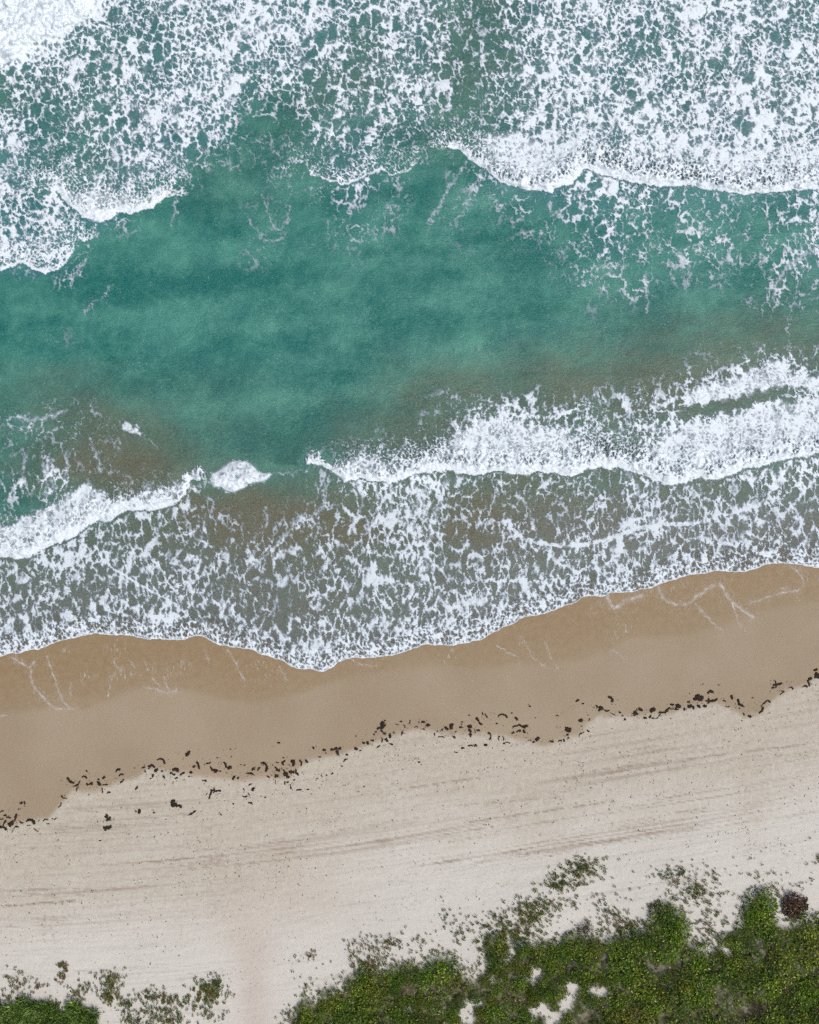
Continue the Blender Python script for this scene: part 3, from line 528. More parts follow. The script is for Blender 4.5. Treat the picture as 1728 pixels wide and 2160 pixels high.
def sand_fields(u, v):
    wob = 3.5*fbm(u/16., v/16., 601, 3) + 6*fbm(u/55., v/55., 602, 2)
    dry = sstep(-9, 9, v + wob - curve(DRYLINE, u)); wl = curve(WETLINE, u) - (v + .6*wob)
    wet = sstep(-9, 9, wl) * .60 + .40*sstep(-20, 90, wl)
    wet = wet * (1 - .35*sstep(.05, .5, fbm(u/160., v/50., 603, 2))*sstep(60, 0, wl))
    q = track(u, v); up = v - curve(DRYLINE, u)
    pale = sstep(60, 330, up + 60*fbm(u/130., q/40., 604, 3)) * .9 + .1*fbm(u/40., q/20., 605, 2)
    pale = pale - .5*np.exp(-(((u-430)/300.)**2 + ((v-1880)/90.)**2))
    path = np.exp(-((u - 530 - .06*(v-2000) - 14*fbm(u/40.,v/40.,606,2))/(48 + .18*np.clip(2000-v, -60, 200)))**2) * sstep(1840, 1990, v)
    path = np.maximum(path, .55*np.exp(-(((u-640)/110.)**2 + ((v-1900)/55.)**2)))
    lanes = sstep(.05, .6, gnoise(u/900., q/34., 610) + .3*gnoise(u/300., q/14., 611))
    st = .42*sstep(.0, .55, gnoise(u/520., q/4.6, 612))*(.45 + .55*lanes) + .35*sstep(.1, .6, gnoise(u/170., q/5., 619))*lanes*sstep(-.5, .3, gnoise(u/11., v/7., 618)) + .30*sstep(.1, .7, gnoise(u/70., q/4.5, 613))*lanes + .5*sstep(.25, .6, fbm(u/9., v/7., 614, 2))*sstep(-.1, .5, fbm(u/70., q/30., 615, 2))
    fade = sstep(0, 40, up) * (1 - .55*sstep(200, 400, up)); st = st*fade*(1-path)
    for (x0, y0, x1, y1, s) in ((0,1913,170,1898,.9),(0,1880,330,1868,.5),(980,1735,1295,1690,.8),(1250,1625,1700,1570,.7),(864,1560,1000,1545,.4),(1410,1716,1490,1704,.7),(560,1775,900,1722,.5),(840,1665,1010,1640,.7),(960,1700,1190,1680,.6)):
        d = np.abs(v + 1.5*fbm(u/30., v/30., 616, 2) - (y0 + (y1-y0)*(u-x0)/(x1-x0))); st = np.maximum(st, s*np.exp(-(d/2.)**2)*((u > x0) & (u < x1))*sstep(-.35,.15,fbm(u/14.,v/14.,617,2)))
    return np.clip(dry,0,1), np.clip(wet,0,1), np.clip(pale,0,1), np.clip(path,0,1), np.clip(st,0,1)
gu = spread(-130., 1860., 3.2); gv = np.concatenate([[600, 900, 1040], np.arange(1110, 2270, 3.2), [2330, 2450, 2800, 3600, 6000, 14000, 60000]])
U, V = np.meshgrid(gu, gv); u = U.ravel(); v = V.ravel()
dry, wet, pale, path, st = sand_fields(u, v)
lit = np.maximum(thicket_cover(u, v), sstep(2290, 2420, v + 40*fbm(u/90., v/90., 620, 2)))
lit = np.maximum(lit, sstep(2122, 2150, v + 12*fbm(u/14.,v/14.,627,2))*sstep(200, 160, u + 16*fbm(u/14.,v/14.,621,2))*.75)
z = sand_z(u, v)
z = z + dry*(-.028*st + .040*fbm(u/6., v/5., 622, 2)*(1-.3*pale) + .030*fbm(u/60., track(u,v)/9., 623, 2) + .06*fbm(u/110., v/80., 624, 2)*sstep(1750, 2000, v)) + (1-dry)*.008*fbm(u/90., v/40., 625, 2)
for (x, y, r, hgt) in ((1140,1925,90,.16),(330,2110,120,.18),(100,2100,110,.15),(1450,1880,100,.14),(820,2010,80,.12),(1000,2090,200,.2),(1500,2080,260,.35)): z = z + hgt*np.exp(-(((u-x)**2 + (v-y)**2)/(r*r)))
gx, gy, gz = place(u, v, z)
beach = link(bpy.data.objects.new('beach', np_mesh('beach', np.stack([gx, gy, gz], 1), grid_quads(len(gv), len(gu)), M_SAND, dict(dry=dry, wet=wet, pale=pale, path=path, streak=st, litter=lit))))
tag(beach, 'sandy beach, wet and brown by the water, pale and raked higher up', None, None, 'structure')
Z_GRID = z.reshape(len(gv), len(gu))
def beach_z(pu, pv):
    """height of the built sand sheet"""
    i = np.clip(np.searchsorted(gv, pv) - 1, 0, len(gv)-2); j = np.clip(np.searchsorted(gu, pu) - 1, 0, len(gu)-2)
    a = (pv - gv[i])/(gv[i+1]-gv[i]); b = (pu - gu[j])/(gu[j+1]-gu[j])
    return (Z_GRID[i,j]*(1-b) + Z_GRID[i,j+1]*b)*(1-a) + (Z_GRID[i+1,j]*(1-b) + Z_GRID[i+1,j+1]*b)*a
def on_beach(pu, pv): return place(pu, pv, float(beach_z(pu, pv)))

# ---------------------------------------------------------------- the sea: its rows end at the edge of the wash
def breaker_rise(u, v, fds=None):
    r = 0
    for i, (name, pts, band, lift, _) in enumerate(FRONTS):
        d = fds[i] if fds is not None else front_dist(u, v, pts)
        if name == 'corner':
            d = np.where(inside(u, v, [(-160,-160)] + list(pts) + [(210,-160)]), np.abs(d), -np.abs(d))
        r = np.maximum(r, .4*lift*sstep(0, 45, d)*np.exp(-np.clip(d-45, 0, None)/60.)*(d < 300))
    return r
wu = spread(-130., 1860., 4.); t = np.concatenate([np.linspace(0, 1, 380)])
def sea_rows(cu, top, t): sv = shore_v(np.clip(cu, -250, 1950)); return top + t[:,None]*(sv[None,:] - top)
Vn = sea_rows(wu, -130., t); Vf = np.array([-60000, -14000, -4000, -1400, -500])[:,None]*np.ones((1, len(wu)))
V = np.concatenate([Vf, Vn]); U = np.broadcast_to(wu[None,:], V.shape); u = U.ravel().copy(); v = V.ravel().copy()
sed, milk_wave_shade, aer = water_fields(np.clip(u,-3000,4000), np.clip(v,-3000,4000))
ds = shore_v(np.clip(u,-250,1950)) - v
film = sstep(330, 60, ds + 50*fbm(u/120., v/90., 640, 2)) * sstep(0, .4, 1 - sed*.4)
clear = sstep(70, 0, ds) * .9
z = water_z(u, v) + breaker_rise(u, v)*sstep(20, 120, ds)
gx, gy, gz = place(u, v, z)
sea = link(bpy.data.objects.new('sea', np_mesh('sea', np.stack([gx, gy, gz], 1), grid_quads(*V.shape), M_SEA, dict(sed=sed, milk_wave_shade=milk_wave_shade, aer=aer, film=film, clear=clear))))
tag(sea, 'teal sea water turning brown with stirred sand towards the beach', None, None, 'structure')

# ---------------------------------------------------------------- foam: drifting lace (stuff) and the breakers (things)
STEP = 1.9
fu = np.arange(-60, 1792, STEP); nrow = int(1440/STEP)
V = sea_rows(fu, -60., np.linspace(0, 1, nrow)); U = np.broadcast_to(fu[None,:], V.shape); u = U.ravel().astype(np.float32); v = V.ravel().astype(np.float32)
cov, thick, who, lift_h, fds = foam_fields(u, v)
ds = shore_v(u) - v
z = water_z(u, v) + breaker_rise(u, v)*sstep(20, 120, ds) + .022*sstep(0, 60, ds) + .006 + thick
gx, gy, gz = place(u, v, z); P = np.stack([gx, gy, gz], 1); Q = grid_quads(*V.shape)
qc = cov[Q].max(1); keep = qc > .05; qw = who[Q].max(1)
BREAKERS = {0: ('churned white surf filling the upper left corner of the sea', 'surf'), 1: ('scalloped white breaker front at upper left, edge of the foam field', 'breaker'),
 2: ('small pointed foam front on the left edge above the teal water', 'breaker'), 3: ('thin curved foam front in the upper middle of the sea', 'breaker'),
 4: ('long bright white breaker front across the upper right', 'breaker'), 5: ('long white breaker running from the middle to the right edge above the wash', 'breaker'),
 6: ('slanting white breaker at the left edge above the wash', 'breaker'), 7: ('isolated white cap breaking between the two long breakers', 'whitecap'), 8: ('tiny lone white cap over brown water at left', 'whitecap')}
def foam_object(name, q):
    vv, qq, at = compact(P, q, dict(cover=cov)); return link(bpy.data.objects.new(name, np_mesh(name, vv, qq, M_FOAM, at)))
fo = foam_object('sea_foam', Q[keep & (qw < 0)]); tag(fo, 'lacy white foam drifting over the sea and the wash', 'foam', None, 'stuff')
for i, (lab, cat) in BREAKERS.items():
    sel = keep & (qw == i)
    if sel.sum() > 20: tag(foam_object('white_cap' if i > 6 else 'breaking_wave', Q[sel]), lab, cat, 'white caps' if i > 6 else 'breaking waves')

# foam left behind on the soaked sand by the last wash
fu = np.arange(-40, 1770, 2.0); V = shore_v(fu)[None,:] + np.linspace(-2, 150, 90)[:,None]; U = np.broadcast_to(fu[None,:], V.shape); u = U.ravel(); v = V.ravel()
lu = u + 4*fbm(u/12., v/12., 701, 3); lv = v + 4*fbm(u/12., v/12., 702, 3); cov = np.zeros(u.shape)
for pts, wd in WASH:
    d = seg_dist(lu, lv, pts, 30); cov = np.maximum(cov, (.48 + .5*gnoise(u/11., v/11., 707))*np.exp(-(d/(wd*.55))**2)); cov = np.maximum(cov, .26*np.exp(-(d/(wd*3.2))**2)*sstep(0,.5,fbm(u/3.,v/8.,703,2)))
inw = sstep(0, 14, curve(WETLINE, u) - v)
cov = np.maximum(cov, inw*.45*sstep(.30, .62, gnoise(u/3.2, v/13., 704) + .35*gnoise(u/30., v/30., 705))*sstep(.05, .5, fbm(u/75., v/60., 706, 2)))
cov = cov*sstep(-1, 3, v - shore_v(u)); z = sand_z(u, v) + .012; gx, gy, gz = place(u, v, z)
Q = grid_quads(*V.shape); Q = Q[cov[Q].max(1) > .06]; vv, qq, at = compact(np.stack([gx, gy, gz], 1), Q, dict(cover=cov))
tag(link(bpy.data.objects.new('wash_foam', np_mesh('wash_foam', vv, qq, M_WASH, at))), 'thin white foam lines left on the wet sand', 'foam', None, 'stuff')

# ---------------------------------------------------------------- seaweed along the high-water line
def weed_mesh(L, Wd, kind, seed):
    r = random.Random(seed); caps = []
    h = L/2
    if kind == 'b': caps = [(-h*.45, 0, h*.45, r.uniform(-.2,.2)*Wd, Wd*.5)]
    elif kind == 's':
        k = r.uniform(-.25, .25)*L; caps = [(-h, 0, 0, k, Wd*.36), (0, k, h*.6, k*.4, Wd*.48), (h*.6, k*.4, h, r.uniform(-.2,.2)*Wd, Wd*.34)]
    elif kind == 'c':
        a = [pi*(.05 + .9*i/5) for i in range(6)]; R = h*.9; pp = [(-R*cos(x), -R*.75*sin(x) + R*.4) for x in a]
        caps = [(*p, *q, Wd*(.26 + .16*i/4)) for i, (p, q) in enumerate(zip(pp[:-1], pp[1:]))]
    elif kind == 'y':
        caps = [(-h, 0, h*.1, 0, Wd*.34), (h*.1, 0, h, -Wd*.25, Wd*.42), (-h*.1, 0, -h*.5, -Wd*.75, Wd*.26), (0, 0, -h*.5, Wd*.9, Wd*.28)]
    else:
        for i in range(r.randint(4, 6)):
            x = r.uniform(-.8, .8)*h; y = r.uniform(-.5, .5)*Wd*.8; a = r.uniform(0, pi); l = r.uniform(.15, .35)*h
            caps.append((x - l*cos(a), y - l*sin(a), x + l*cos(a), y + l*sin(a), Wd*r.uniform(.2, .36)))
        caps.append((-h*.6, 0, h*.6, 0, Wd*.2))
    stp = .8 if L < 14 else 1.0; ext = h + Wd*.5 + 3
    ax = np.arange(-ext, ext + stp, stp); ay = np.arange(-max(Wd, h*.95) - 3, max(Wd, h*.95) + 3 + stp, stp)
    X, Y = np.meshgrid(ax, ay); x = X.ravel(); y = Y.ravel()
    wx = x + 1.1*gnoise(x/2.6 + seed*3.7, y/2.6, 801) + .8*gnoise(x/5., y/5. + seed*1.3, 803); wy = y + 1.1*gnoise(x/2.6, y/2.6 + seed*2.9, 802)
    f = np.full(x.shape, -9.)
    for (x0, y0, x1, y1, rr) in caps:
        ex, ey = x1-x0, y1-y0; t = np.clip(((wx-x0)*ex + (wy-y0)*ey)/max(ex*ex+ey*ey, 1e-6), 0, 1)
        f = np.maximum(f, max(rr, .95) - np.hypot(wx-x0-t*ex, wy-y0-t*ey))
    q = grid_quads(*X.shape); q = q[f[q].max(1) > 0]
    hz = np.where(f > 0, np.sqrt(np.clip(f, 0, None))*(1.0 + .5*gnoise(x/1.7, y/1.7 + seed, 804)) + .15, -.5)
    vv, qq, _ = compact(np.stack([x*S, -y*S, hz*S*1.2], 1), q, {})
    return np_mesh('seaweed_clump', vv, qq[:, ::1], M_WEED)
SHAPE = {'b': 'rounded', 's': 'long', 'c': 'curled', 'y': 'forked', 'm': 'ragged'}
ZONES = [(150,'at the left edge'),(330,'on the left'),(480,'left of centre'),(640,'by the thick pile'),(860,'by the tall heap'),(1060,'at centre'),(1240,'right of centre'),(1420,'on the right'),(1570,'on the far right'),(1800,'by the right edge')]
recs = []
for i, (pu, pv, L, Wd, a, k) in enumerate(WEED):
    zone = next(t for m_, t in ZONES if pu < m_)
    dl = pv - float(curve(DRYLINE, np.array([float(pu)]))[0])
    where = 'on damp sand' if dl < -14 else ('on dry sand' if dl > 22 else 'on tide line')
    size = 'tiny' if L < 5 else 'small' if L < 8 else 'mid-sized' if L < 13 else 'large'
    tilt = '' if k in 'bm' else (', level' if abs(a) < 20 else ', upright' if abs(a) > 60 else ', rising right' if a < 0 else ', falling right')
    recs.append([size, SHAPE[k], where, zone, tilt])
count = {}
for r_ in recs: count.setdefault(tuple(r_), 0); count[tuple(r_)] += 1
seen = {}; ORD = ['first','second','third','fourth','fifth','sixth','seventh','eighth','ninth','tenth','eleventh','twelfth']
for i, (pu, pv, L, Wd, a, k) in enumerate(WEED):
    o = link(bpy.data.objects.new('seaweed_clump', weed_mesh(L, Wd, k, i+1)))
    x, y, zz = on_beach(pu, pv); o.location = (x, y, zz - .004); o.rotation_euler = (0, 0, radians(-a))
    key = tuple(recs[i]); nth = seen.get(key, 0); seen[key] = nth + 1
    lab = f'{key[0]} {key[1]} dark seaweed {key[2]} {key[3]}{key[4]}'
    if count[key] > 1: lab += f', {ORD[min(nth,11)]} from left'
    tag(o, lab, 'seaweed', 'seaweed along the tide line')

def chips(name, pts, mat, label, cat, rnd, flat=.5):
    """many crumbs too small to pick out, one object"""
    vv = []; ff = []
    for (pu, pv, s) in pts:
        x, y, zz = on_beach(pu, pv); a = rnd.uniform(0, 6.28); e = rnd.uniform(.3, 1.); b = len(vv); c_, s_ = cos(a), sin(a)
        for (px, py, pz) in ((-1,-.5*e,0),(1,-.3*e,0),(.2,.8*e,0),(0,0,flat)):
            vv.append((x + s*(px*c_ - py*s_), y + s*(px*s_ + py*c_), zz - .003 + s*pz))
        ff += [(b,b+1,b+3),(b+1,b+2,b+3),(b+2,b,b+3)]
    return tag(link(bpy.data.objects.new(name, np_mesh(name, np.array(vv), np.array(ff), mat, smooth=False))), label, cat, None, 'stuff')
rnd = random.Random(5); pts = []
dens = np.array([(w_[0], w_[1], w_[2]) for w_ in WEED])
for (pu, pv, L) in dens:
    for _ in range(int(2 + L*.9)):
        pts.append((pu + rnd.gauss(0, 10 + L*.4), pv + abs(rnd.gauss(0, 9)) - 4 + rnd.gauss(0, 4), rnd.uniform(.015, .03) + .06*rnd.random()**3))
chips('seaweed_scraps', pts, M_WEED, 'black crumbs of seaweed strewn between the clumps', 'seaweed', rnd)
pts = []; n_ = 0
cand_u = np.array([rnd.uniform(-60, 1790) for _ in range(36000)]); cand_v = np.array([rnd.uniform(1430, 2170) for _ in range(36000)])
up = cand_v - curve(DRYLINE, cand_u); q = track(cand_u, cand_v)
pr = sstep(4, 22, up)*(.10 + .75*sstep(.0, .55, gnoise(cand_u/240., q/7., 901) + .5*gnoise(cand_u/60., q/30., 902)))*(1 - .55*sstep(180, 420, up)) * (1 - thicket_cover(cand_u, cand_v))
for a, b, p in zip(cand_u, cand_v, pr):
    if rnd.random() < p*.75: pts.append((a, b, rnd.uniform(.026, .050) + .06*rnd.random()**3))
for trail, n_, j_ in (([(1560,1722),(1574,1750),(1586,1790),(1605,1830),(1622,1872)], 60, 3.5),([(1636,1762),(1648,1785),(1662,1812)], 26, 3),([(1218,1606),(1228,1618),(1226,1640),(1216,1648)], 46, 5),([(1445,1760),(1452,1800)], 14, 3),([(1006,1900),(1004,1870)], 10, 3),([(560,1855),(600,1832)], 40, 9),([(380,1850),(470,1852)], 44, 10),([(860,1600),(905,1606)], 30, 4)):
    for _ in range(n_):
        i_ = rnd.randrange(len(trail)-1); f_ = rnd.random(); pts.append((trail[i_][0]*(1-f_) + trail[i_+1][0]*f_ + rnd.gauss(0, j_), trail[i_][1]*(1-f_) + trail[i_+1][1]*f_ + rnd.gauss(0, j_), rnd.uniform(.03, .08)))
chips('litter_and_dent_shade', pts, M_LITTER, 'brown crumbs of plant litter, also standing in for shaded dents, over the dry raked sand', 'litter', rnd, .35)  # dark crumbs also stand in for the shade in footprints and dents
pts = [(rnd.uniform(0, 1728), 0, 0) for _ in range(170)]; pts = [(a, float(curve(WETLINE, np.array([a]))[0]) + rnd.uniform(.1, 1)**.8*(float(curve(DRYLINE, np.array([a]))[0]) - float(curve(WETLINE, np.array([a]))[0])), rnd.uniform(.02, .045)) for a, _, _ in pts]
chips('shell_bits', pts, M_SHELL, 'white shell crumbs dotted over the damp sand', 'shells', rnd, .3)

# ---------------------------------------------------------------- plants of the dune foot
def leaf_cloud(rnd, n, place_fn, size, droop=.5, ratio=.5):
    """n separate folded leaves; returns verts, quads, tint"""
    vv = np.zeros((n*4, 3), np.float32); tt = np.zeros(n*4, np.float32); qq = np.arange(n*4).reshape(n, 4)
    for i in range(n):
        (x, y, z_), (dx, dy, dz) = place_fn(rnd); s = size*rnd.uniform(.65, 1.35); d = Vector((dx, dy, dz)).normalized()
        side = d.cross(Vector((rnd.gauss(0, droop), rnd.gauss(0, droop), 1))); side.normalize(); c = Vector((x, y, z_)); up = side.cross(d)
        vv[i*4] = c; vv[i*4+1] = c + d*s*.55 + side*s*ratio*.5 + up*s*.08; vv[i*4+2] = c + d*s; vv[i*4+3] = c + d*s*.5 - side*s*ratio*.5 + up*s*.08
        tt[i*4:i*4+4] = rnd.random()
    return vv, qq, tt
def foliage_mesh(name, rnd, R, H, n, size, mat, lobes=5, ratio=.5):
    cs = [(0, 0, R*.62)] + [(R*.55*cos(a), R*.55*sin(a), R*rnd.uniform(.34, .52)) for a in [6.283*(i + rnd.uniform(-.25,.25))/lobes for i in range(lobes)]]
    def pf(r):
        cx, cy, cr = cs[min(int(r.random()**.8*len(cs)), len(cs)-1)]; a = r.uniform(0, 6.283); k = r.random()**.5; el = r.random()
        x = cx + cr*k*cos(a); y = cy + cr*k*sin(a); zz = H*max(.06, (1 - (math.hypot(x, y)/(R*1.05))**2))*(1 - .55*el*el) * (.75 + .5*cr/R)
        return (x, y, zz), (cos(a)*.8 + r.gauss(0, .6), sin(a)*.8 + r.gauss(0, .6), r.gauss(.30, .35))
    vv, qq, tt = leaf_cloud(rnd, n, pf, size, .6, ratio); return np_mesh(name, vv, qq, mat, dict(tint=tt), False)
def stem_mesh(name, rnd, R, H, n, mat):
    vv = []; ff = []
    for i in range(n):
        a = 6.283*i/n + rnd.uniform(-.4, .4); r = R*rnd.uniform(.55, .95); p = [(0,0,-.03), (r*.4*cos(a), r*.4*sin(a), H*.45), (r*cos(a+.3), r*sin(a+.3), H*rnd.uniform(.35, .7))]; w0 = .022
        for (a0, a1, ra, rb) in ((p[0], p[1], w0, w0*.8), (p[1], p[2], w0*.8, w0*.3)):
            b = len(vv)
            for (c, rr) in ((a0, ra), (a1, rb)):
                for q in range(3): vv.append((c[0] + rr*cos(2.09*q), c[1] + rr*sin(2.09*q), c[2] + rr*.5*sin(2.09*q+1)))
            for q in range(3): ff.append((b+q, b+(q+1)%3, b+3+(q+1)%3, b+3+q))
    return np_mesh(name, np.array(vv), np.array(ff), mat)
rnd = random.Random(21)
SHRUBS = [(foliage_mesh('foliage', rnd, 1., .55, 720, .135, M_SHRUB, 6), stem_mesh('stem', rnd, 1., .40, 9, M_STEM)) for _ in range(8)]
LOOSE = [(foliage_mesh('foliage', rnd, 1., .34, 360, .125, M_SHRUB, 6), stem_mesh('stem', rnd, 1., .30, 9, M_STEM)) for _ in range(4)]
DEAD = [(foliage_mesh('foliage', rnd, 1., .50, 1000, .15, M_DEAD, 6, .6), stem_mesh('stem', rnd, 1., .35, 9, M_STEM)) for _ in range(2)]
TWIGS = [(foliage_mesh('foliage', rnd, 1., .42, 620, .13, M_TWIG, 6, .35), stem_mesh('stem', rnd, 1., .35, 12, M_STEM)) for _ in range(2)]
def shrub(pu, pv, r, lab, grp=None, protos=SHRUBS, name='dune_shrub', hz=1.):
    e = link(bpy.data.objects.new(name, None)); e.empty_display_size = .2
    x, y, zz = on_beach(pu, pv); e.location = (x, y, zz); e.rotation_euler = (0, 0, rnd.uniform(0, 6.28)); k = r*S; e.scale = (k, k*rnd.uniform(.88, 1.12), (.55 + .45*k)*hz)
    tag(e, lab, 'shrub', grp); fm, sm = rnd.choice(protos)
    link(bpy.data.objects.new('foliage', fm), e); link(bpy.data.objects.new('stem', sm), e); return e
NAMED = [(1602,1908,36,'round mid-green shrub standing clear beside the brown bush'),(1604,1948,34,'green shrub just below the round one by the brown bush'),(1405,1938,38,'grey-green mound shrub jutting up from the thicket, right of centre'),(1432,1962,30,'green shrub at the right foot of the grey-green mound'),
 (936,2046,36,'rounded leafy green shrub on the thicket edge with sand on three sides'),(800,2072,34,'green shrub on the sloping upper edge of the left thicket'),(752,2082,28,'small shrub on the sloping thicket edge, next to the pale sand'),(700,2112,30,'shrub near the left tip of the thicket'),(648,2134,26,'leftmost green shrub of the big thicket beside the sandy path'),(1046,1992,28,'shrub under the loose sprigs at the left shoulder of the thicket'),
 (1210,1992,30,'shrub beside the dark twiggy clump'),(1700,1962,34,'bright green shrub on the right edge below the brown bush'),(1330,1985,30,'shrub on the upper thicket edge left of the grey-green mound'),(1530,1982,20,'narrow shrub finger between two sand gaps'),(860,2052,26,'shrub on the left thicket edge below loose russet sprigs')]
taken = []
for (pu, pv, r, lab) in NAMED: shrub(pu, pv, r, lab, None); taken.append((pu, pv, r*.8))
shrub(1676,1908,29,'round brown withered bush on pale sand by the round green shrub', None, DEAD, 'withered_bush', 1.1)
shrub(1234,1958,20,'small dark twiggy clump at the edge of a sand bay', None, TWIGS, 'withered_bush', .9)
shrub(1662,2082,22,'dark withered bush inside the thicket near the right edge', None, TWIGS, 'withered_bush', .8)
shrub(1600,2130,26,'dark withered bush low in the thicket near the bottom right', None, TWIGS, 'withered_bush', .8)
taken += [(1662,2082,20),(1600,2130,22)]
# the body of the thicket: nobody can tell these apart
cu = np.array([rnd.uniform(560, 1800) for _ in range(9000)]); cv = np.array([rnd.uniform(1890, 2215) for _ in range(9000)])
cc = thicket_cover(cu, cv); n_ = 0
for a, b, c in zip(cu, cv, cc):
    if c < .85: continue
    edge = float(seg_dist(np.array([a]), np.array([b]), THICKET, 80)[0]); edge = min(edge, min(math.hypot(a-hu, b-hv) - hr*.8 for hu, hv, hr in HOLES))
    r = min(40, max(16, edge + 7)) * rnd.uniform(.85, 1.05)
    if any(math.hypot(a-x, b-y) < .56*(r + q) for x, y, q in taken): continue
    taken.append((a, b, r)); n_ += 1
    size = 'big' if r > 37 else 'mid-sized' if r > 28 else 'small'
    across = next(t_ for m_, t_ in ((760,'by its left tip'),(900,'left part'),(1040,'under the lone rounded shrub'),(1180,'among the sand holes'),(1320,'under the sand bay'),(1450,'under the grey-green mound'),(1580,'under the narrow sand gaps'),(1690,'under the brown bush'),(9999,'at the right edge')) if a < m_)
    depth = 'bottom row' if b > 2135 else 'lower rows' if b > 2085 else 'middle rows' if b > 2030 else 'top row'
    lab = f'{size} green shrub in the thicket {across}, {depth}'
    shrub(a, b, r, lab, 'shrubs of the thicket', SHRUBS if rnd.random() < .85 else LOOSE)
print('thicket shrubs', n_)

# loose sprigs on the sand
PATCH = [(1235,1830,32,20,90,.35),(1175,1860,24,16,50,.2),(1220,1862,20,14,25,.6),(1130,1915,36,28,100,.2),(1110,1940,26,22,60,.2),(1050,1955,32,22,70,.3),(970,1965,24,18,30,.5),(945,1925,12,18,12,.7),(1430,1845,42,18,60,.6),(1465,1880,36,18,60,.3),(1505,1848,11,13,14,.6),(1290,1935,32,24,70,.5),(1330,1950,24,14,50,.6),(1500,1920,36,32,50,.5),(1270,1890,28,18,15,.7),(1600,1850,26,16,12,.7),(1490,1960,24,18,25,.6),(1185,1905,32,16,20,.6),(1690,1870,34,22,10,.8),(1728,1812,7,13,14,.4),(875,1990,22,20,22,.7),
 (800,2015,32,26,80,.4),(830,1990,18,10,25,.6),(755,2000,22,17,25,.8),(652,2012,16,11,18,.95),(648,2085,22,16,16,.8),(610,2142,13,14,14,.8),(770,2035,28,14,45,.3),
 (30,2070,28,17,44,.8),(75,2080,22,13,28,.8),(130,2052,10,24,40,.75),(165,2095,17,22,40,.5),(195,2075,18,18,16,.8),(235,2085,18,26,95,.25),(245,2060,16,11,15,.6),(310,2095,20,14,40,.5),(360,2108,25,12,56,.45),(270,2115,12,11,26,.4),(440,2085,25,17,80,.35),(455,2070,18,13,34,.4),(430,2110,36,13,50,.3),(280,2140,32,16,55,.5),(350,2140,36,16,65,.35),(440,2140,36,12,25,.6),(30,2105,28,10,34,.3),(120,2115,22,9,22,.4),(330,2155,46,7,34,.4),(140,2033,5,9,8,.7),(1020,1990,16,26,40,.3),(1090,1975,34,12,50,.25),(1380,1910,26,12,24,.4),(1480,1985,18,16,16,.6),(1640,1880,18,12,12,.6)]
def sprig_data(rnd, n, R, H, size):
    def pf(r):
        a = r.uniform(0, 6.283); k = r.random()**.7*R*.55; return (k*cos(a), k*sin(a), r.uniform(.02, H)), (cos(a) + r.gauss(0,.3), sin(a) + r.gauss(0,.3), r.uniform(.1, .9))
    return leaf_cloud(rnd, n, pf, size, .5, .55)
PROTO = []
for m_ in (M_SPRIG, M_RUST):
    ms = []
    for _ in range(7):
        d = sprig_data(rnd, rnd.randint(11, 18), .13, .16, .105); ms.append((np_mesh('beach_sprig', d[0], d[1], m_, dict(tint=d[2]), False), d))
    PROTO.append(ms)
allp = []
for (pu, pv, ru, rv, n, br) in PATCH:
    for _ in range(int(n*1.25)):
        a, b = rnd.gauss(0, .68)*ru, rnd.gauss(0, .68)*rv
        allp.append((pu + a, pv + b, rnd.uniform(.45, 1.15)*(1.1 if br < .4 else .9), 1 if rnd.random() < br*.9 else 0))
for _ in range(160):
    a = rnd.uniform(600, 1720); b = 2150 - (a-600)*.22 - rnd.uniform(20, 150)
    if float(thicket_cover(np.array([a]), np.array([b]))[0]) < .2: allp.append((a, b, rnd.uniform(.4, .8), 1 if rnd.random() < .6 else 0))
tp = np.array(THICKET[:-2], float); fresh = []
for (p, q) in zip(tp[:-1], tp[1:]):
    for _ in range(int(np.hypot(*(q-p))*.34)):
        m_ = p + (q-p)*rnd.random(); fresh.append((m_[0] + rnd.gauss(0, 9), m_[1] + rnd.gauss(-2, 9), rnd.uniform(.5, 1.1), 0))
for (hu, hv, hr) in HOLES:
    for _ in range(int(hr*.5)):
        an = rnd.uniform(0, 6.28); fresh.append((hu + hr*rnd.uniform(.7, 1.1)*cos(an), hv + hr*rnd.uniform(.7, 1.1)*sin(an), rnd.uniform(.4, .9), 0))
allp += [f_ for f_ in fresh if f_[0] < 1790]
allp.sort(key=lambda q: -q[2]); big_, small_ = allp[:290], allp[290:]
def sprig_label(a, b, k):
    hue = 'russet' if k else 'green'
    side = next(t_ for m_, t_ in ((60,'above the grass by the left edge'),(110,'above the left half of the grass'),(180,'above the right half of the grass'),(265,'right of the grass patch'),(335,'midway between grass and sandy path'),(400,'nearer the sandy path than the grass'),(560,'hard by the left side of the sandy path'),(700,'just right of the sandy path'),(790,'by the left tip of the thicket'),(860,'on the sloping left edge of the thicket'),(990,'around the lone rounded shrub'),(1090,'at the left shoulder of the thicket'),(1160,'in the lower arm of the loose strip'),(1215,'in the middle of the loose strip'),(1280,'at the upper tip of the loose strip'),(1350,'left of the grey-green mound'),(1450,'above the grey-green mound'),(1540,'between mound and round shrub'),(1640,'around the round green shrub'),(9999,'near the brown bush and right edge')) if a < m_)
    if 700 <= a < 1640 and b > 2020: side += ', low down'
    return f'little {hue} leafy sprig {side}'
for (a, b, s, k) in big_:
    o = link(bpy.data.objects.new('beach_sprig', rnd.choice(PROTO[k])[0])); o.location = on_beach(a, b); o.rotation_euler = (0, 0, rnd.uniform(0, 6.28)); o.scale = (s, s, s)
    lab = sprig_label(a, b, k); tag(o, lab, 'plant', lab.replace('little ', '').replace('sprig', 'sprigs'))
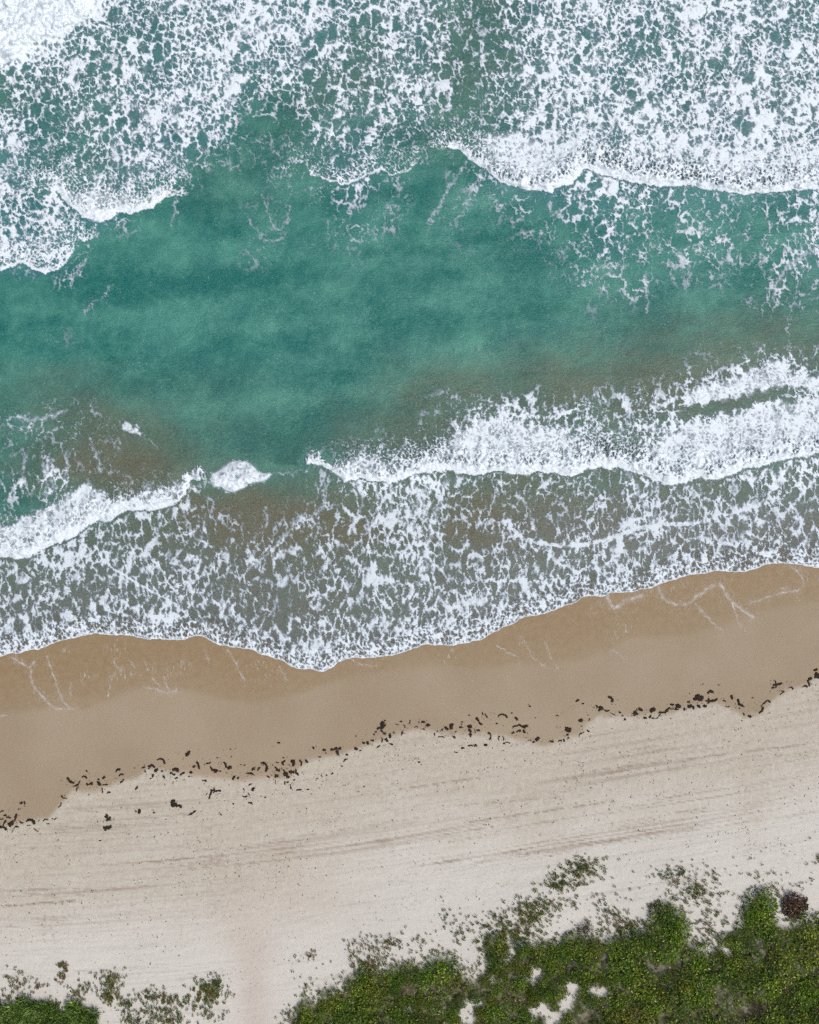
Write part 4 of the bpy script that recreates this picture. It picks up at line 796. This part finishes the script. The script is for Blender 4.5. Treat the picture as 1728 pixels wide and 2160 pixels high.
for k, nm, lab in ((0, 'sprig_cover', 'scatter of smaller green sprigs around the thicket and the path'), (1, 'russet_sprig_cover', 'scatter of smaller russet sprigs around the thicket and the path')):
    vv = []; qq = []; tt = []; b0 = 0
    for (a, b, s, kk) in small_:
        if kk != k: continue
        d = rnd.choice(PROTO[k])[1]; an = rnd.uniform(0, 6.28); c_, s_ = cos(an), sin(an); loc = np.array(on_beach(a, b)); p = d[0]*s
        vv.append(np.stack([p[:,0]*c_ - p[:,1]*s_, p[:,0]*s_ + p[:,1]*c_, p[:,2]], 1) + loc); qq.append(d[1] + b0); tt.append(d[2]); b0 += len(p)
    tag(link(bpy.data.objects.new(nm, np_mesh(nm, np.concatenate(vv), np.concatenate(qq), (M_SPRIG, M_RUST)[k], dict(tint=np.concatenate(tt)), False))), lab, 'plants', None, 'stuff')

# tall grass in the lower left corner
def tuft_mesh(rnd):
    def pf(r):
        a = r.uniform(0, 6.283); k = r.random()**.6*.22; return (k*cos(a), k*sin(a), 0), (cos(a)*.6 + r.gauss(0,.5), sin(a)*.6 + r.gauss(0,.5), .8)
    d = leaf_cloud(rnd, 110, pf, .55, .9, .11); return np_mesh('grass_tuft', d[0], d[1], M_GRASS, dict(tint=d[2]), False)
TUFT = [tuft_mesh(rnd) for _ in range(5)]; k_ = 0
for row in range(5):
    for c_ in range(22):
        a = -14 + c_*10.5 + rnd.uniform(-4, 4); b = 2126 + row*11 + rnd.uniform(-7, 7) - (3 if a < 130 else -3) + 5*sin(a*.11)
        if a > 206 + rnd.gauss(0, 7) or (row == 0 and rnd.random() < .35): continue
        o = link(bpy.data.objects.new('grass_tuft', rnd.choice(TUFT))); o.location = on_beach(a, b); s = rnd.uniform(.8, 1.25); o.scale = (s, s, s); o.rotation_euler = (0, 0, rnd.uniform(0, 6.28))
        tag(o, 'tall grass tuft in the lower left corner, ' + ('row facing the sand' if row == 0 else f'{ORD[row]} row from the sand') + (', left end' if a < 60 else ', middle' if a < 130 else ', right end'), 'grass', 'grass tufts in the lower left corner'); k_ += 1
